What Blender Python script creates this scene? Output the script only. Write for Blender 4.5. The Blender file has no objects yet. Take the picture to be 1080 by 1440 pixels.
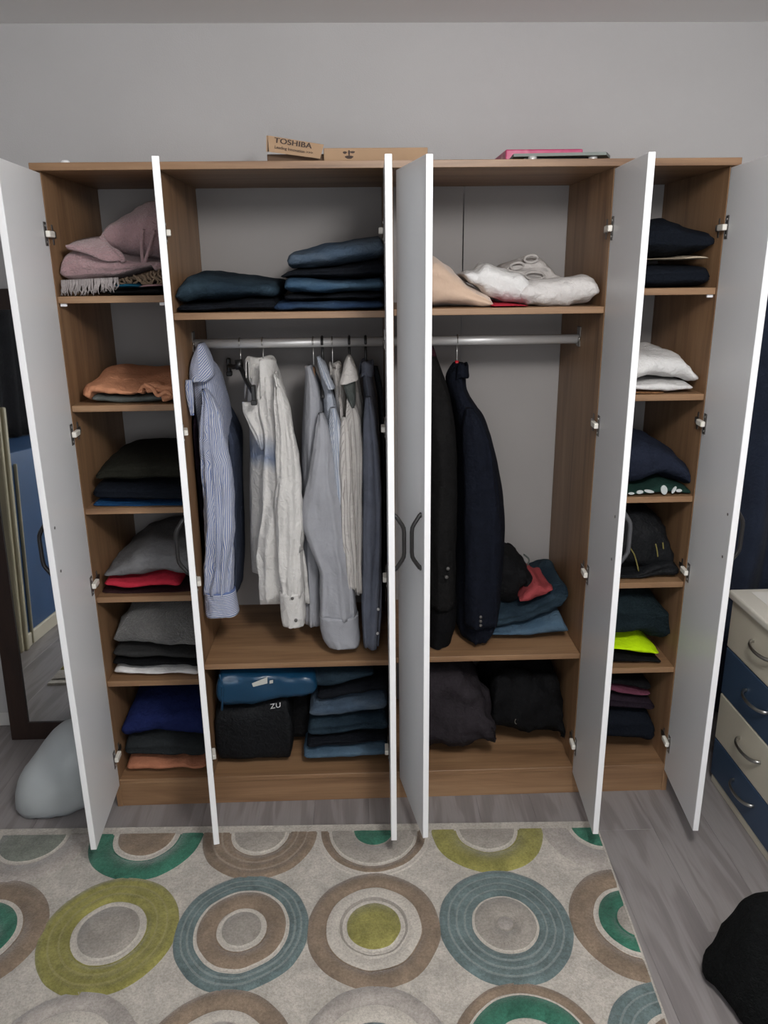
import bpy, bmesh, math, random
import numpy as np
from mathutils import Vector, Matrix, noise

S = bpy.context.scene
C = S.collection
PI = math.pi
# ---------------------------------------------------------------- camera
CAM = np.array([1.0526, -2.369, 1.8095]); YAW, PITCH, ROLL, F = 0.0286, 0.300, 0.0113, 1096.8


def _basis():
    cy, sy, cp, sp = math.cos(YAW), math.sin(YAW), math.cos(PITCH), math.sin(PITCH)
    fwd = np.array([sy * cp, cy * cp, -sp]); rt = np.array([cy, -sy, 0.0]); dn = np.cross(fwd, rt)
    cr, sr = math.cos(ROLL), math.sin(ROLL)
    return np.array([cr * rt + sr * dn, -sr * rt + cr * dn, fwd])


RB = _basis()
cd = bpy.data.cameras.new('camera'); cam = bpy.data.objects.new('camera', cd); C.objects.link(cam)
cd.sensor_fit = 'VERTICAL'; cd.sensor_height = 36.0; cd.lens = F / 1440 * 36.0; cd.clip_start = 0.02
m = Matrix.Identity(4)
for i in range(3):
    m[i][0] = RB[0][i]; m[i][1] = -RB[1][i]; m[i][2] = -RB[2][i]; m[i][3] = CAM[i]
cam.matrix_world = m
S.camera = cam


def at(u, v, y):
    """The point of the depth plane y that the photograph shows at pixel (u, v)."""
    d = RB.T @ np.array([(u - 540) / F, (v - 720) / F, 1.0])
    return CAM + d * ((y - CAM[1]) / d[1])


def ground(u, v, z=0.0):
    d = RB.T @ np.array([(u - 540) / F, (v - 720) / F, 1.0])
    return CAM + d * ((z - CAM[2]) / d[2])


# ---------------------------------------------------------------- light and exposure
W = bpy.data.worlds.new('sky'); S.world = W; W.use_nodes = True
W.node_tree.nodes['Background'].inputs[0].default_value = (0.75, 0.85, 1.0, 1)
W.node_tree.nodes['Background'].inputs[1].default_value = 1.0
ld = bpy.data.lights.new('window_daylight', 'AREA'); ld.shape = 'RECTANGLE'; ld.size = 1.9; ld.size_y = 1.35
ld.energy = 20; ld.color = (0.95, 0.975, 1.0)
lo = bpy.data.objects.new('window_daylight', ld); C.objects.link(lo)
lo.location = (1.02, -3.54, 1.62); lo.rotation_euler = (math.radians(90), 0, 0)   # in the window of the front wall, shining into the room
ll = bpy.data.lights.new('ceiling_light', 'POINT'); ll.shadow_soft_size = .17; ll.energy = 84; ll.color = (1.0, 0.985, 0.97)
lc = bpy.data.objects.new('ceiling_light', ll); C.objects.link(lc); lc.location = (1.50, -1.9, 2.42)      # the room's hanging globe lamp
S.view_settings.view_transform = 'Standard'; S.view_settings.look = 'None'
S.view_settings.exposure = 0.0; S.view_settings.gamma = 1.0; S.view_settings.use_curve_mapping = False
S.cycles.max_bounces = 8; S.cycles.diffuse_bounces = 5

# ---------------------------------------------------------------- materials


def newmat(name):
    mt = bpy.data.materials.new(name); mt.use_nodes = True
    nt = mt.node_tree; b = nt.nodes['Principled BSDF']
    return mt, nt, b


def nd(nt, kind, **kw):
    n = nt.nodes.new(kind)
    for k, v in kw.items():
        if k in n.inputs: n.inputs[k].default_value = v
        else: setattr(n, k, v)
    return n


def ramp(nt, stops):
    r = nt.nodes.new('ShaderNodeValToRGB')
    e = r.color_ramp.elements
    while len(e) < len(stops): e.new(0.5)
    for q, (p, c) in zip(e, stops): q.position = p; q.color = (*c, 1)
    return r


def mulc(c, k): return tuple(min(1, x * k) for x in c)


def plain(name, col, rough=.5, metal=0., bump=0., bscale=200., var=0., vscale=6.):
    mt, nt, b = newmat(name)
    b.inputs['Base Color'].default_value = (*col, 1); b.inputs['Roughness'].default_value = rough; b.inputs['Metallic'].default_value = metal
    tc = nd(nt, 'ShaderNodeTexCoord')
    if var:
        n = nd(nt, 'ShaderNodeTexNoise', Scale=vscale, Detail=4.0)
        r = ramp(nt, [(.3, mulc(col, 1 - var)), (.7, mulc(col, 1 + var))])
        nt.links.new(tc.outputs['Object'], n.inputs['Vector']); nt.links.new(n.outputs['Fac'], r.inputs[0]); nt.links.new(r.outputs[0], b.inputs['Base Color'])
    if bump:
        n = nd(nt, 'ShaderNodeTexNoise', Scale=bscale, Detail=3.0); bp = nd(nt, 'ShaderNodeBump', Strength=bump, Distance=.002)
        nt.links.new(tc.outputs['Object'], n.inputs['Vector']); nt.links.new(n.outputs['Fac'], bp.inputs['Height']); nt.links.new(bp.outputs[0], b.inputs['Normal'])
    return mt


def wood(name, c1, c2, c3, axis, rough=.45, scale=1.0):
    """Oak print with the grain running along one axis."""
    mt, nt, b = newmat(name)
    tc = nd(nt, 'ShaderNodeTexCoord'); mp = nd(nt, 'ShaderNodeMapping')
    s = [9.0 * scale] * 3; s[axis] = .8 * scale
    mp.inputs['Scale'].default_value = s
    n1 = nd(nt, 'ShaderNodeTexNoise', Scale=1.6, Detail=6.0, Roughness=.6, Distortion=.8)
    mp2 = nd(nt, 'ShaderNodeMapping'); s2 = [160.0] * 3; s2[axis] = 4.0; mp2.inputs['Scale'].default_value = s2
    n2 = nd(nt, 'ShaderNodeTexNoise', Scale=1.0, Detail=3.0)
    r = ramp(nt, [(.28, c2), (.5, c1), (.75, c3)])
    mx = nd(nt, 'ShaderNodeMixRGB', blend_type='MULTIPLY', Fac=.35)
    r2 = ramp(nt, [(.3, (.55, .5, .45)), (.6, (1, 1, 1))])
    for a, c in ((tc.outputs['Object'], mp.inputs[0]), (tc.outputs['Object'], mp2.inputs[0]), (mp.outputs[0], n1.inputs['Vector']), (mp2.outputs[0], n2.inputs['Vector']),
                 (n1.outputs['Fac'], r.inputs[0]), (n2.outputs['Fac'], r2.inputs[0]), (r.outputs[0], mx.inputs[1]), (r2.outputs[0], mx.inputs[2]), (mx.outputs[0], b.inputs['Base Color'])):
        nt.links.new(a, c)
    b.inputs['Roughness'].default_value = rough
    bp = nd(nt, 'ShaderNodeBump', Strength=.12, Distance=.001); nt.links.new(n2.outputs['Fac'], bp.inputs['Height']); nt.links.new(bp.outputs[0], b.inputs['Normal'])
    return mt


def cloth(name, col, rough=.9, var=.10, vs=14., bump=.35, bs=55., stripe=None, worn=None, band=None, sheen=.0):
    """Woven fabric: mottled colour, fine crumple relief; stripe=(colour, period in m, share), worn=(colour, amount), band=(colour, z0, z1)."""
    mt, nt, b = newmat(name); L = nt.links.new
    tc = nd(nt, 'ShaderNodeTexCoord')
    n = nd(nt, 'ShaderNodeTexNoise', Scale=vs, Detail=5.0, Roughness=.6)
    L(tc.outputs['Object'], n.inputs['Vector'])
    r = ramp(nt, [(.3, mulc(col, 1 - var)), (.7, mulc(col, 1 + var))]); L(n.outputs['Fac'], r.inputs[0])
    out = r.outputs[0]
    if worn:
        mp = nd(nt, 'ShaderNodeMapping'); mp.inputs['Scale'].default_value = (4, 4, 14)
        n2 = nd(nt, 'ShaderNodeTexNoise', Scale=1.6, Detail=4.0); L(tc.outputs['Object'], mp.inputs[0]); L(mp.outputs[0], n2.inputs['Vector'])
        r2 = ramp(nt, [(.42, (0, 0, 0)), (.68, (worn[1],) * 3)]); L(n2.outputs['Fac'], r2.inputs[0])
        mx = nd(nt, 'ShaderNodeMixRGB'); mx.inputs[2].default_value = (*worn[0], 1); L(r2.outputs[0], mx.inputs[0]); L(out, mx.inputs[1]); out = mx.outputs[0]
    if stripe:
        uv = nd(nt, 'ShaderNodeUVMap'); sx = nd(nt, 'ShaderNodeSeparateXYZ'); vr = nd(nt, 'ShaderNodeVectorRotate', rotation_type='Z_AXIS'); vr.inputs['Angle'].default_value = stripe[3] if len(stripe) > 3 else 0.0; L(uv.outputs[0], vr.inputs[0]); L(vr.outputs[0], sx.inputs[0])
        mm = nd(nt, 'ShaderNodeMath', operation='MULTIPLY'); mm.inputs[1].default_value = 1 / stripe[1]; L(sx.outputs[0], mm.inputs[0])
        fr = nd(nt, 'ShaderNodeMath', operation='FRACT'); L(mm.outputs[0], fr.inputs[0])
        r3 = ramp(nt, [(0, (1, 1, 1)), (stripe[2] - .06, (1, 1, 1)), (stripe[2] + .06, (0, 0, 0)), (1, (0, 0, 0))]); L(fr.outputs[0], r3.inputs[0])
        mx = nd(nt, 'ShaderNodeMixRGB'); mx.inputs[2].default_value = (*stripe[0], 1); L(r3.outputs[0], mx.inputs[0]); L(out, mx.inputs[1]); out = mx.outputs[0]
    if band:
        sx = nd(nt, 'ShaderNodeSeparateXYZ'); L(tc.outputs['Object'], sx.inputs[0])
        n4 = nd(nt, 'ShaderNodeTexNoise', Scale=9.0, Detail=3.0); L(tc.outputs['Object'], n4.inputs['Vector'])
        ad = nd(nt, 'ShaderNodeMath', operation='MULTIPLY_ADD'); ad.inputs[1].default_value = .10; L(n4.outputs['Fac'], ad.inputs[0]); L(sx.outputs[2], ad.inputs[2])
        mr = nd(nt, 'ShaderNodeMapRange'); mr.inputs[1].default_value = band[1] + .05; mr.inputs[2].default_value = band[2] + .05; L(ad.outputs[0], mr.inputs[0])
        r4 = ramp(nt, [(0, (0, 0, 0)), (.35, (.9,) * 3), (.6, (.6,) * 3), (1, (0, 0, 0))]); L(mr.outputs[0], r4.inputs[0])
        mx = nd(nt, 'ShaderNodeMixRGB'); mx.inputs[2].default_value = (*band[0], 1); L(r4.outputs[0], mx.inputs[0]); L(out, mx.inputs[1]); out = mx.outputs[0]
    L(out, b.inputs['Base Color'])
    b.inputs['Roughness'].default_value = rough; b.inputs['Specular IOR Level'].default_value = .12
    b.inputs['Sheen Weight'].default_value = sheen; b.inputs['Sheen Roughness'].default_value = .6
    if bump:
        n5 = nd(nt, 'ShaderNodeTexNoise', Scale=bs, Detail=4.0, Roughness=.55, Distortion=.7); bp = nd(nt, 'ShaderNodeBump', Strength=min(1, bump * 1.6), Distance=.011)
        L(tc.outputs['Object'], n5.inputs['Vector']); L(n5.outputs['Fac'], bp.inputs['Height']); L(bp.outputs[0], b.inputs['Normal'])
    return mt


# ---------------------------------------------------------------- mesh helpers
LOCAL = set()        # parents whose children are given in the parent's own coordinates


def prop(o, label=None, cat=None, group=None, kind=None):
    if label: o['label'] = label
    if cat: o['category'] = cat
    if group: o['group'] = group
    if kind: o['kind'] = kind
    return o


def thing(name, label, cat, loc=(0, 0, 0), group=None):
    o = bpy.data.objects.new(name, None); C.objects.link(o); o.location = loc; o.empty_display_size = .05
    return prop(o, label, cat, group)


def link(name, me, parent=None):
    o = bpy.data.objects.new(name, me); C.objects.link(o)
    if parent is not None:
        o.parent = parent
        p = parent; off = Vector((0, 0, 0))
        if parent.name not in LOCAL:
            while p is not None: off += p.location; p = p.parent
            o.location = -off            # geometry is given in world coordinates
    return o


def fromdata(name, v, f, mat, parent=None, smooth=True, uv=None):
    me = bpy.data.meshes.new(name); me.from_pydata([tuple(map(float, p)) for p in v], [], [list(map(int, q)) for q in f])
    for mm in (mat if isinstance(mat, (list, tuple)) else [mat]): me.materials.append(mm)
    if smooth: me.polygons.foreach_set('use_smooth', [True] * len(me.polygons))
    if uv is not None:
        l = me.uv_layers.new(name='UVMap'); idx = np.zeros(len(me.loops), dtype=np.int32); me.loops.foreach_get('vertex_index', idx)
        l.data.foreach_set('uv', np.asarray(uv, dtype=np.float32)[idx].ravel())
    me.update()
    return link(name, me, parent)


def frombm(name, bm, mat, parent=None, smooth=False):
    me = bpy.data.meshes.new(name); bmesh.ops.recalc_face_normals(bm, faces=bm.faces[:]); bm.to_mesh(me); bm.free()
    for mm in (mat if isinstance(mat, (list, tuple)) else [mat]): me.materials.append(mm)
    if smooth: me.polygons.foreach_set('use_smooth', [True] * len(me.polygons))
    return link(name, me, parent)


def addbox(bm, x0, x1, y0, y1, z0, z1, bev=0.0, mi=0, seg=1):
    r = bmesh.ops.create_cube(bm, size=1.0)
    for v in r['verts']: v.co = Vector(((x0 + x1) / 2 + v.co.x * (x1 - x0), (y0 + y1) / 2 + v.co.y * (y1 - y0), (z0 + z1) / 2 + v.co.z * (z1 - z0)))
    fs = list({f for v in r['verts'] for f in v.link_faces})
    for f in fs: f.material_index = mi
    if bev:
        es = list({e for v in r['verts'] for e in v.link_edges})
        g = bmesh.ops.bevel(bm, geom=es, offset=bev, segments=seg, affect='EDGES', profile=.5)
        for f in g['faces']: f.material_index = mi


def box(name, mat, x0, x1, y0, y1, z0, z1, parent=None, bev=.001, seg=1):
    bm = bmesh.new(); addbox(bm, x0, x1, y0, y1, z0, z1, bev, 0, seg)
    return frombm(name, bm, mat, parent)


def addtube(bm, pts, r, n=10, mi=0, flat=1.0, caps=True):
    """A round (or flattened) tube along pts; r a number or one radius per point."""
    P = [Vector(p) for p in pts]; rr = r if isinstance(r, (list, tuple)) else [r] * len(P)
    rings = []; up = None
    for i, p in enumerate(P):
        t = (P[min(i + 1, len(P) - 1)] - P[max(i - 1, 0)]).normalized()
        if up is None:
            up = Vector((0, 0, 1)) if abs(t.z) < .9 else Vector((1, 0, 0))
        a = t.cross(up).normalized(); b = a.cross(t).normalized(); up = b
        rings.append([bm.verts.new(p + (a * math.cos(2 * PI * k / n) + b * math.sin(2 * PI * k / n) * flat) * rr[i]) for k in range(n)])
    for i in range(len(rings) - 1):
        for k in range(n):
            f = bm.faces.new((rings[i][k], rings[i][(k + 1) % n], rings[i + 1][(k + 1) % n], rings[i + 1][k])); f.material_index = mi; f.smooth = True
    if caps:
        for q in (rings[0][::-1], rings[-1]):
            f = bm.faces.new(q); f.material_index = mi


def tube(name, mat, pts, r, parent=None, n=10, flat=1.0):
    bm = bmesh.new(); addtube(bm, pts, r, n, 0, flat)
    return frombm(name, bm, mat, parent, True)


def smoothpts(pts, n):
    """Catmull-Rom through pts."""
    P = np.array(pts, float); P = np.vstack([2 * P[0] - P[1], P, 2 * P[-1] - P[-2]])
    out = []
    for s in np.linspace(0, len(P) - 3 - 1e-6, n):
        i = int(s); t = s - i; a, b, c, d = P[i], P[i + 1], P[i + 2], P[i + 3]
        out.append(.5 * ((2 * b) + (c - a) * t + (2 * a - 5 * b + 4 * c - d) * t * t + (3 * b - a - 3 * c + d) * t ** 3))
    return np.array(out)


def fbm(p, o=3):
    return noise.fractal(Vector(p), 1.0, 2.0, o)


def ringmesh(R, capa=True, capb=True):
    """Faces for an array of rings R[i][k] -> xyz."""
    nr, nk = R.shape[:2]; f = []
    for i in range(nr - 1):
        for k in range(nk):
            f.append((i * nk + k, i * nk + (k + 1) % nk, (i + 1) * nk + (k + 1) % nk, (i + 1) * nk + k))
    if capa: f.append(tuple(range(nk))[::-1])
    if capb: f.append(tuple((nr - 1) * nk + k for k in range(nk)))
    return R.reshape(-1, 3), f


def spw(c, e): return math.copysign(abs(c) ** e, c)


def wrinkle(o, amp, sc, seed, lim=None, zmin=None):
    me = o.data; n = len(me.vertices)
    co = np.zeros(n * 3); me.vertices.foreach_get('co', co); co = co.reshape(-1, 3)
    no = np.zeros(n * 3); me.vertices.foreach_get('normal', no); no = no.reshape(-1, 3)
    d = np.array([fbm((c[0] * sc[0] + seed * 7.3, c[1] * sc[1] - seed * 3.1, c[2] * sc[2] + seed), 3) for c in co])
    d = np.where(d > 0, d, d * .6)
    co += no * (amp * d)[:, None]
    if lim: co[:, 0] = np.clip(co[:, 0], lim[0], lim[1])
    if zmin is not None: co[:, 2] = np.maximum(co[:, 2], zmin)
    me.vertices.foreach_set('co', co.ravel()); me.update()


def smear(a, k):
    for _ in range(k):
        b = a.copy(); b[1:-1] = (a[:-2] + 2 * a[1:-1] + a[2:]) / 4; a = b
    return a


PILES = []


def folded(name, mat, sts, yf, yb, lim, zmin, parent=None, rise=0., layers=2, amp=.006, seed=0, nx=44, nk=60, e=3.0, sc=(9, 9, 26), groove=.009, endp=11., smooth=4):
    """A folded garment lying on a shelf: sts = (u, v of its top, v of its underside) along its front edge at depth yf; rounded
    folds at the front, the layers of the fold as creases, the top running back to yb."""
    sts = sorted(sts); U = np.array([s[0] for s in sts], float)
    us = np.linspace(U[0], U[-1], nx)
    vt = smear(np.interp(us, U, [s[1] for s in sts]), smooth); vb = smear(np.interp(us, U, [s[2] for s in sts]), smooth)
    R = np.zeros((nx, nk, 3)); uv = []; prof_ = []
    for i, u in enumerate(us):
        a = at(u, vt[i], yf); b = at(u, vb[i], yf)
        x = min(max((a[0] + b[0]) / 2, lim[0]), lim[1]); zb = max(b[2], zmin + .0005); zt = max(a[2], zb + .004)
        for (qx, qz, q0, q1, ql) in PILES:
            if ql == lim and q0 < yb and q1 > yf and qx[0] <= x <= qx[-1]:
                t_ = float(np.interp(x, qx, qz))
                if zb - .002 < t_ < zb + .5 * (zt - zb): zb = t_ + .0025
        zt = max(zt, zb + .004); h = zt - zb; prof_.append((x, zt))
        s = i / (nx - 1); q_ = min(min(s, 1 - s) * (us[-1] - us[0]) / 7.0, 1.0); f = max((1 - (1 - q_) ** 2) ** .5, .38); yo = .012 * fbm((x * 8, seed * 3.3, zb * 9), 2)
        for k in range(nk):
            t = 2 * PI * k / nk; cc, ss = spw(math.cos(t), 2 / e), spw(math.sin(t), 2 / e)
            yn = (1 + cc) / 2; fr = (ss + 1) / 2
            top = h + rise * yn * (1 - .25 * yn)
            z = fr * top; z = top * .42 + (z - top * .42) * f
            y = yf + (yb - yf) * (.5 + (yn - .5) * (.92 + .08 * f)) + yo * (1 - yn)
            if layers > 1:
                q = fr * layers + .18 * fbm((x * 6, seed, 0), 2); j = round(q)
                if 0 < j < layers: y += min(groove, h * .35) * math.exp(-((q - j) / .16) ** 2) * (1 - yn) ** 2
            xx = x + (s - .5) * 0
            R[i, k] = (min(max(xx, lim[0]), lim[1]), y, zb + z)
            uv.append((x, y + z))
    v, fc = ringmesh(R)
    o = fromdata(name, v, fc, mat, parent, True, uv)
    PILES.append(([p[0] for p in prof_], [p[1] for p in prof_], yf, yb, lim))
    wrinkle(o, amp, sc, seed, lim, zmin + .0003)
    return o


def draped(name, mat, rows, ys, parent=None, folds=4., famp=.008, slant=0., amp=.005, seed=0, nz=56, nk=52, e=2.4, sc=(16, 16, 5), lim=None, top=.0, smooth=4, hem=0., zmin=0.):
    """A hanging piece of cloth: rows = (v, u of its one outline, u of the other); ys = (v, front depth, back depth). Vertical folds
    deepen towards the hem; the u coordinate runs around the cloth in metres."""
    rows = sorted(rows); V = np.array([r[0] for r in rows], float); vs = np.linspace(V[0], V[-1], nz)
    uL = smear(np.interp(vs, V, [r[1] for r in rows]), smooth); uR = smear(np.interp(vs, V, [r[2] for r in rows]), smooth)
    Y = np.array([q[0] for q in ys], float); yF = smear(np.interp(vs, Y, [q[1] for q in ys]), smooth); yB = smear(np.interp(vs, Y, [q[2] for q in ys]), smooth)
    R = np.zeros((nz, nk, 3)); uv = []
    for i, v in enumerate(vs):
        a = at(uL[i], v, yF[i]); b = at(uR[i], v, yF[i]); z = (a[2] + b[2]) / 2; xc, hw = (a[0] + b[0]) / 2, max((b[0] - a[0]) / 2, .002)
        s = i / (nz - 1); tp = 1.0 if top <= 0 else min(1.0, (.12 + (s / top)) ** .5)
        per = 0.; last = None
        for k in range(nk):
            t = 2 * PI * k / nk - PI / 2; cc, ss = spw(math.cos(t), 2 / e), spw(math.sin(t), 2 / e)
            yc, hy = (yF[i] + yB[i]) / 2, (yB[i] - yF[i]) / 2
            x = xc + cc * hw * tp; y = yc + ss * hy * tp
            g = cc * folds + slant * s * 3 + 1.1 * fbm((cc * 1.3 + seed * 5.1, s * 1.7, seed * 2.7), 2)
            d = famp * (.35 + .65 * s) * (math.sin(g * PI) + .45 * math.sin(g * 2.3 * PI + seed)) * (1 - abs(cc) ** 6)
            y += d if ss < 0 else -d
            zz = z + hem * (s ** 6) * math.sin(cc * 3.1 + seed) - (.012 * (ss + 1) * s ** 8 if hem else 0)
            R[i, k] = (x, y, max(zz, zmin))
            q = np.array((x, y))
            if last is not None: per += float(np.linalg.norm(q - last))
            last = q; uv.append((per, zz))
    v, fc = ringmesh(R)
    o = fromdata(name, v, fc, mat, parent, True, uv)
    wrinkle(o, amp, sc, seed, lim)
    return o

# ================================================================ the room
XL, XR, YB, YF, ZC = -1.25, 2.72, 0.56, -3.6, 2.59
M_wall = plain('wall_paint', (.49, .48, .48), .85, bump=.25, bscale=260, var=.03, vscale=3)
M_ceil = plain('ceiling_paint', (.86, .855, .85), .9, bump=.15, bscale=180)
M_skirt = plain('skirting_white', (.60, .59, .57), .45)


def structure(o): o['kind'] = 'structure'; return o


structure(box('wall_back', M_wall, XL - .1, XR + .1, YB, YB + .1, 0, ZC, bev=0))
structure(box('wall_left', M_wall, XL - .1, XL, YF, YB, 0, ZC, bev=0))
structure(box('wall_right', M_wall, XR, XR + .1, YF, YB, 0, ZC, bev=0))
structure(box('ceiling', M_ceil, XL - .1, XR + .1, YF - .1, YB + .1, ZC, ZC + .1, bev=0))
wx0, wx1, wz0, wz1 = .05, 1.99, .92, 2.30                         # the window behind the camera that lights the room
bm = bmesh.new()
addbox(bm, XL - .1, wx0, YF - .1, YF, 0, ZC); addbox(bm, wx1, XR + .1, YF - .1, YF, 0, ZC)
addbox(bm, wx0, wx1, YF - .1, YF, 0, wz0); addbox(bm, wx0, wx1, YF - .1, YF, wz1, ZC)
structure(frombm('wall_front', bm, M_wall))
M_pvc = plain('window_plastic', (.8, .8, .8), .35)
bm = bmesh.new()
for a, b, c, d in ((wx0, wx1, wz0, wz0 + .06), (wx0, wx1, wz1 - .06, wz1), (wx0, wx0 + .06, wz0, wz1), (wx1 - .06, wx1, wz0, wz1), (.99, 1.05, wz0, wz1)):
    addbox(bm, a, b, YF - .09, YF - .03, c, d, .004)
win = structure(frombm('window_1', bm, M_pvc))
gl, gnt, gb = newmat('window_glass'); gb.inputs['Transmission Weight'].default_value = 1; gb.inputs['Roughness'].default_value = .0
box('pane', gl, wx0 + .06, .99, YF - .065, YF - .058, wz0 + .06, wz1 - .06, win, 0); box('pane', gl, 1.05, wx1 - .06, YF - .065, YF - .058, wz0 + .06, wz1 - .06, win, 0)
structure(box('baseboard_back', M_skirt, XL, XR, YB - .014, YB, 0, .06, bev=.003))
structure(box('baseboard_right', M_skirt, XR - .014, XR, YF, YB - .014, 0, .06, bev=.003))

# laminate floor: every plank a piece of the floor
M_sub = plain('floor_base', (.08, .07, .065), .8)
fl = structure(box('floor', M_sub, XL - .1, XR + .1, YF - .1, YB + .1, -.06, -.004, bev=0))


def plank_mat(i, k, vein):
    mt, nt, b = newmat('grey_laminate_%d' % i); L = nt.links.new
    tc = nd(nt, 'ShaderNodeTexCoord'); oi = nd(nt, 'ShaderNodeObjectInfo')
    ad = nd(nt, 'ShaderNodeVectorMath', operation='ADD'); sc = nd(nt, 'ShaderNodeVectorMath', operation='SCALE'); sc.inputs[0].default_value = (13, 7, 5)
    L(oi.outputs['Random'], sc.inputs['Scale']); L(tc.outputs['Object'], ad.inputs[0]); L(sc.outputs[0], ad.inputs[1])
    mp = nd(nt, 'ShaderNodeMapping'); mp.inputs['Scale'].default_value = (11, 1.3, 1); L(ad.outputs[0], mp.inputs[0])
    wv = nd(nt, 'ShaderNodeTexNoise', Scale=1.0, Detail=3.0, Distortion=.6); L(mp.outputs[0], wv.inputs['Vector'])
    mu = nd(nt, 'ShaderNodeMath', operation='MULTIPLY'); mu.inputs[1].default_value = 16.0; L(wv.outputs['Fac'], mu.inputs[0])
    si = nd(nt, 'ShaderNodeMath', operation='SINE'); L(mu.outputs[0], si.inputs[0])
    r = ramp(nt, [(.0, mulc((.195, .176, .174), k)), (.6, mulc((.215, .194, .192), k)), (.95, mulc((.27, .248, .245), k))])
    ma = nd(nt, 'ShaderNodeMath', operation='MULTIPLY_ADD'); ma.inputs[1].default_value = .5; ma.inputs[2].default_value = .5; L(si.outputs[0], ma.inputs[0]); L(ma.outputs[0], r.inputs[0])
    mp2 = nd(nt, 'ShaderNodeMapping'); mp2.inputs['Scale'].default_value = (170, 6, 1); L(ad.outputs[0], mp2.inputs[0])
    n2 = nd(nt, 'ShaderNodeTexNoise', Scale=1.0, Detail=3.0); L(mp2.outputs[0], n2.inputs['Vector'])
    r2 = ramp(nt, [(.3, (.72, .72, .72)), (.7, (1, 1, 1))]); L(n2.outputs['Fac'], r2.inputs[0])
    mx = nd(nt, 'ShaderNodeMixRGB', blend_type='MULTIPLY', Fac=.42); L(r.outputs[0], mx.inputs[1]); L(r2.outputs[0], mx.inputs[2]); L(mx.outputs[0], b.inputs['Base Color'])
    b.inputs['Roughness'].default_value = .42; bp = nd(nt, 'ShaderNodeBump', Strength=.15, Distance=.001); L(n2.outputs['Fac'], bp.inputs['Height']); L(bp.outputs[0], b.inputs['Normal'])
    return mt


PM = [plank_mat(i, k, 0) for i, k in enumerate((.985, 1.0, 1.015))]
rnd = random.Random(4); pw, plen = .192, 1.285; cache = {}; i = 0
x = XL
while x < XR - .01:
    w_ = min(pw, XR - x); y = YF - (i * .43) % plen
    while y < YB - .01:
        y0, y1 = max(y, YF), min(y + plen, YB)
        if y1 - y0 > .02:
            key = (round(w_, 3), round(y1 - y0, 3), rnd.randrange(3))
            if key not in cache:
                bm = bmesh.new(); addbox(bm, .0002, w_ - .0002, .0002, y1 - y0 - .0002, -.004, 0, .0006)
                o = frombm('plank', bm, PM[key[2]]); cache[key] = o.data
            else:
                o = bpy.data.objects.new('plank', cache[key]); C.objects.link(o)
            o.parent = fl; o.location = (x, y0, 0)
        y += plen
    x += pw; i += 1

# ================================================================ the wardrobe
oakc = ((.275, .158, .082), (.165, .088, .044), (.36, .222, .122))
OX, OY, OZ = (wood('oak_board_' + 'xyz'[a], *oakc, a) for a in range(3))
M_back = plain("hardboard_grey", (.285, .268, .26), .7, var=.02)
M_white = plain('white_melamine', (.74, .745, .755), .38, bump=.06, bscale=500)
M_edge = plain('white_edge_band', (.86, .86, .87), .42)
M_steel = plain('nickel_steel', (.50, .49, .47), .32, 1.0)
M_dsteel = plain('dark_steel', (.17, .16, .155), .45, .8)
M_cream = plain('cream_plastic', (.78, .75, .68), .45)
M_black = plain('black_lacquer', (.014, .013, .013), .38)
M_grey_h = plain('grey_lacquer', (.06, .062, .068), .35)
M_chrome = plain("satin_chrome", (.72, .71, .70), .40, .45)
ZT, DEP = 2.082, .495
x0, x1 = .18, 2.1136                          # inner faces of the two outer sides
p1a, p1b, pma, pmb, p3a, p3b = .491, .509, 1.138, 1.156, 1.7825, 1.8005
wr = thing('wardrobe', 'wide six-door wardrobe in oak and white with every door open', 'wardrobe', (1.147, .25, 0))
box('top_panel', OX, x0 - .022, x1 + .022, -.022, DEP + .01, ZT, ZT + .020, wr)
box('side_panel', OZ, x0 - .018, x0, 0, DEP + .008, 0, ZT, wr); box('side_panel', OZ, x1, x1 + .018, 0, DEP + .008, 0, ZT, wr)
box('partition', OZ, p1a, p1b, .002, DEP, .11, ZT, wr); box('partition', OZ, pma, pmb, .002, DEP, .11, ZT, wr); box('partition', OZ, p3a, p3b, .002, DEP, .11, ZT, wr)
box('bottom_panel', OX, x0, x1, 0, DEP, .092, .11, wr)
box('plinth', OX, x0, x1, .003, .02, 0, .092, wr)
for a, b in ((x0, p1a), (p1b, 1.138), (1.156, 1.419), (1.4225, p3a), (p3b, x1)):
    box('back_panel', M_back, a + .0005, b - .0005, DEP, DEP + .004, .11, ZT, wr, bev=0)
box('joint_strip', plain('joint_grey', (.30, .29, .285), .6), 1.419, 1.4225, DEP - .002, DEP + .003, .56, 1.68, wr, bev=.0005)
SH = {}
for key, a, b, zs in (('A', x0, p1a, (1.748, 1.43, 1.105, .803, .495)), ('D', p3b, x1, (1.751, 1.436, 1.108, .812, .496)), ('B', p1b, pma, (1.697,)), ('C', pmb, p3a, (1.701,)), ('BL', p1b, pma, (.55,)), ('CL', pmb, p3a, (.557,))):
    for j, z in enumerate(zs):
        sh = box('shelf', OX, a + .0005, b - .0005, .004, DEP - .001, z - .0195, z, wr); SH[key, j] = z
        if key in 'AD' and j == 0:
            for sx in (a + .012, b - .012):
                box('shelf_pin', M_edge, sx - .009, sx + .009, .012, .02, z - .0285, z - .0195, sh, bev=.001)
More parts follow.
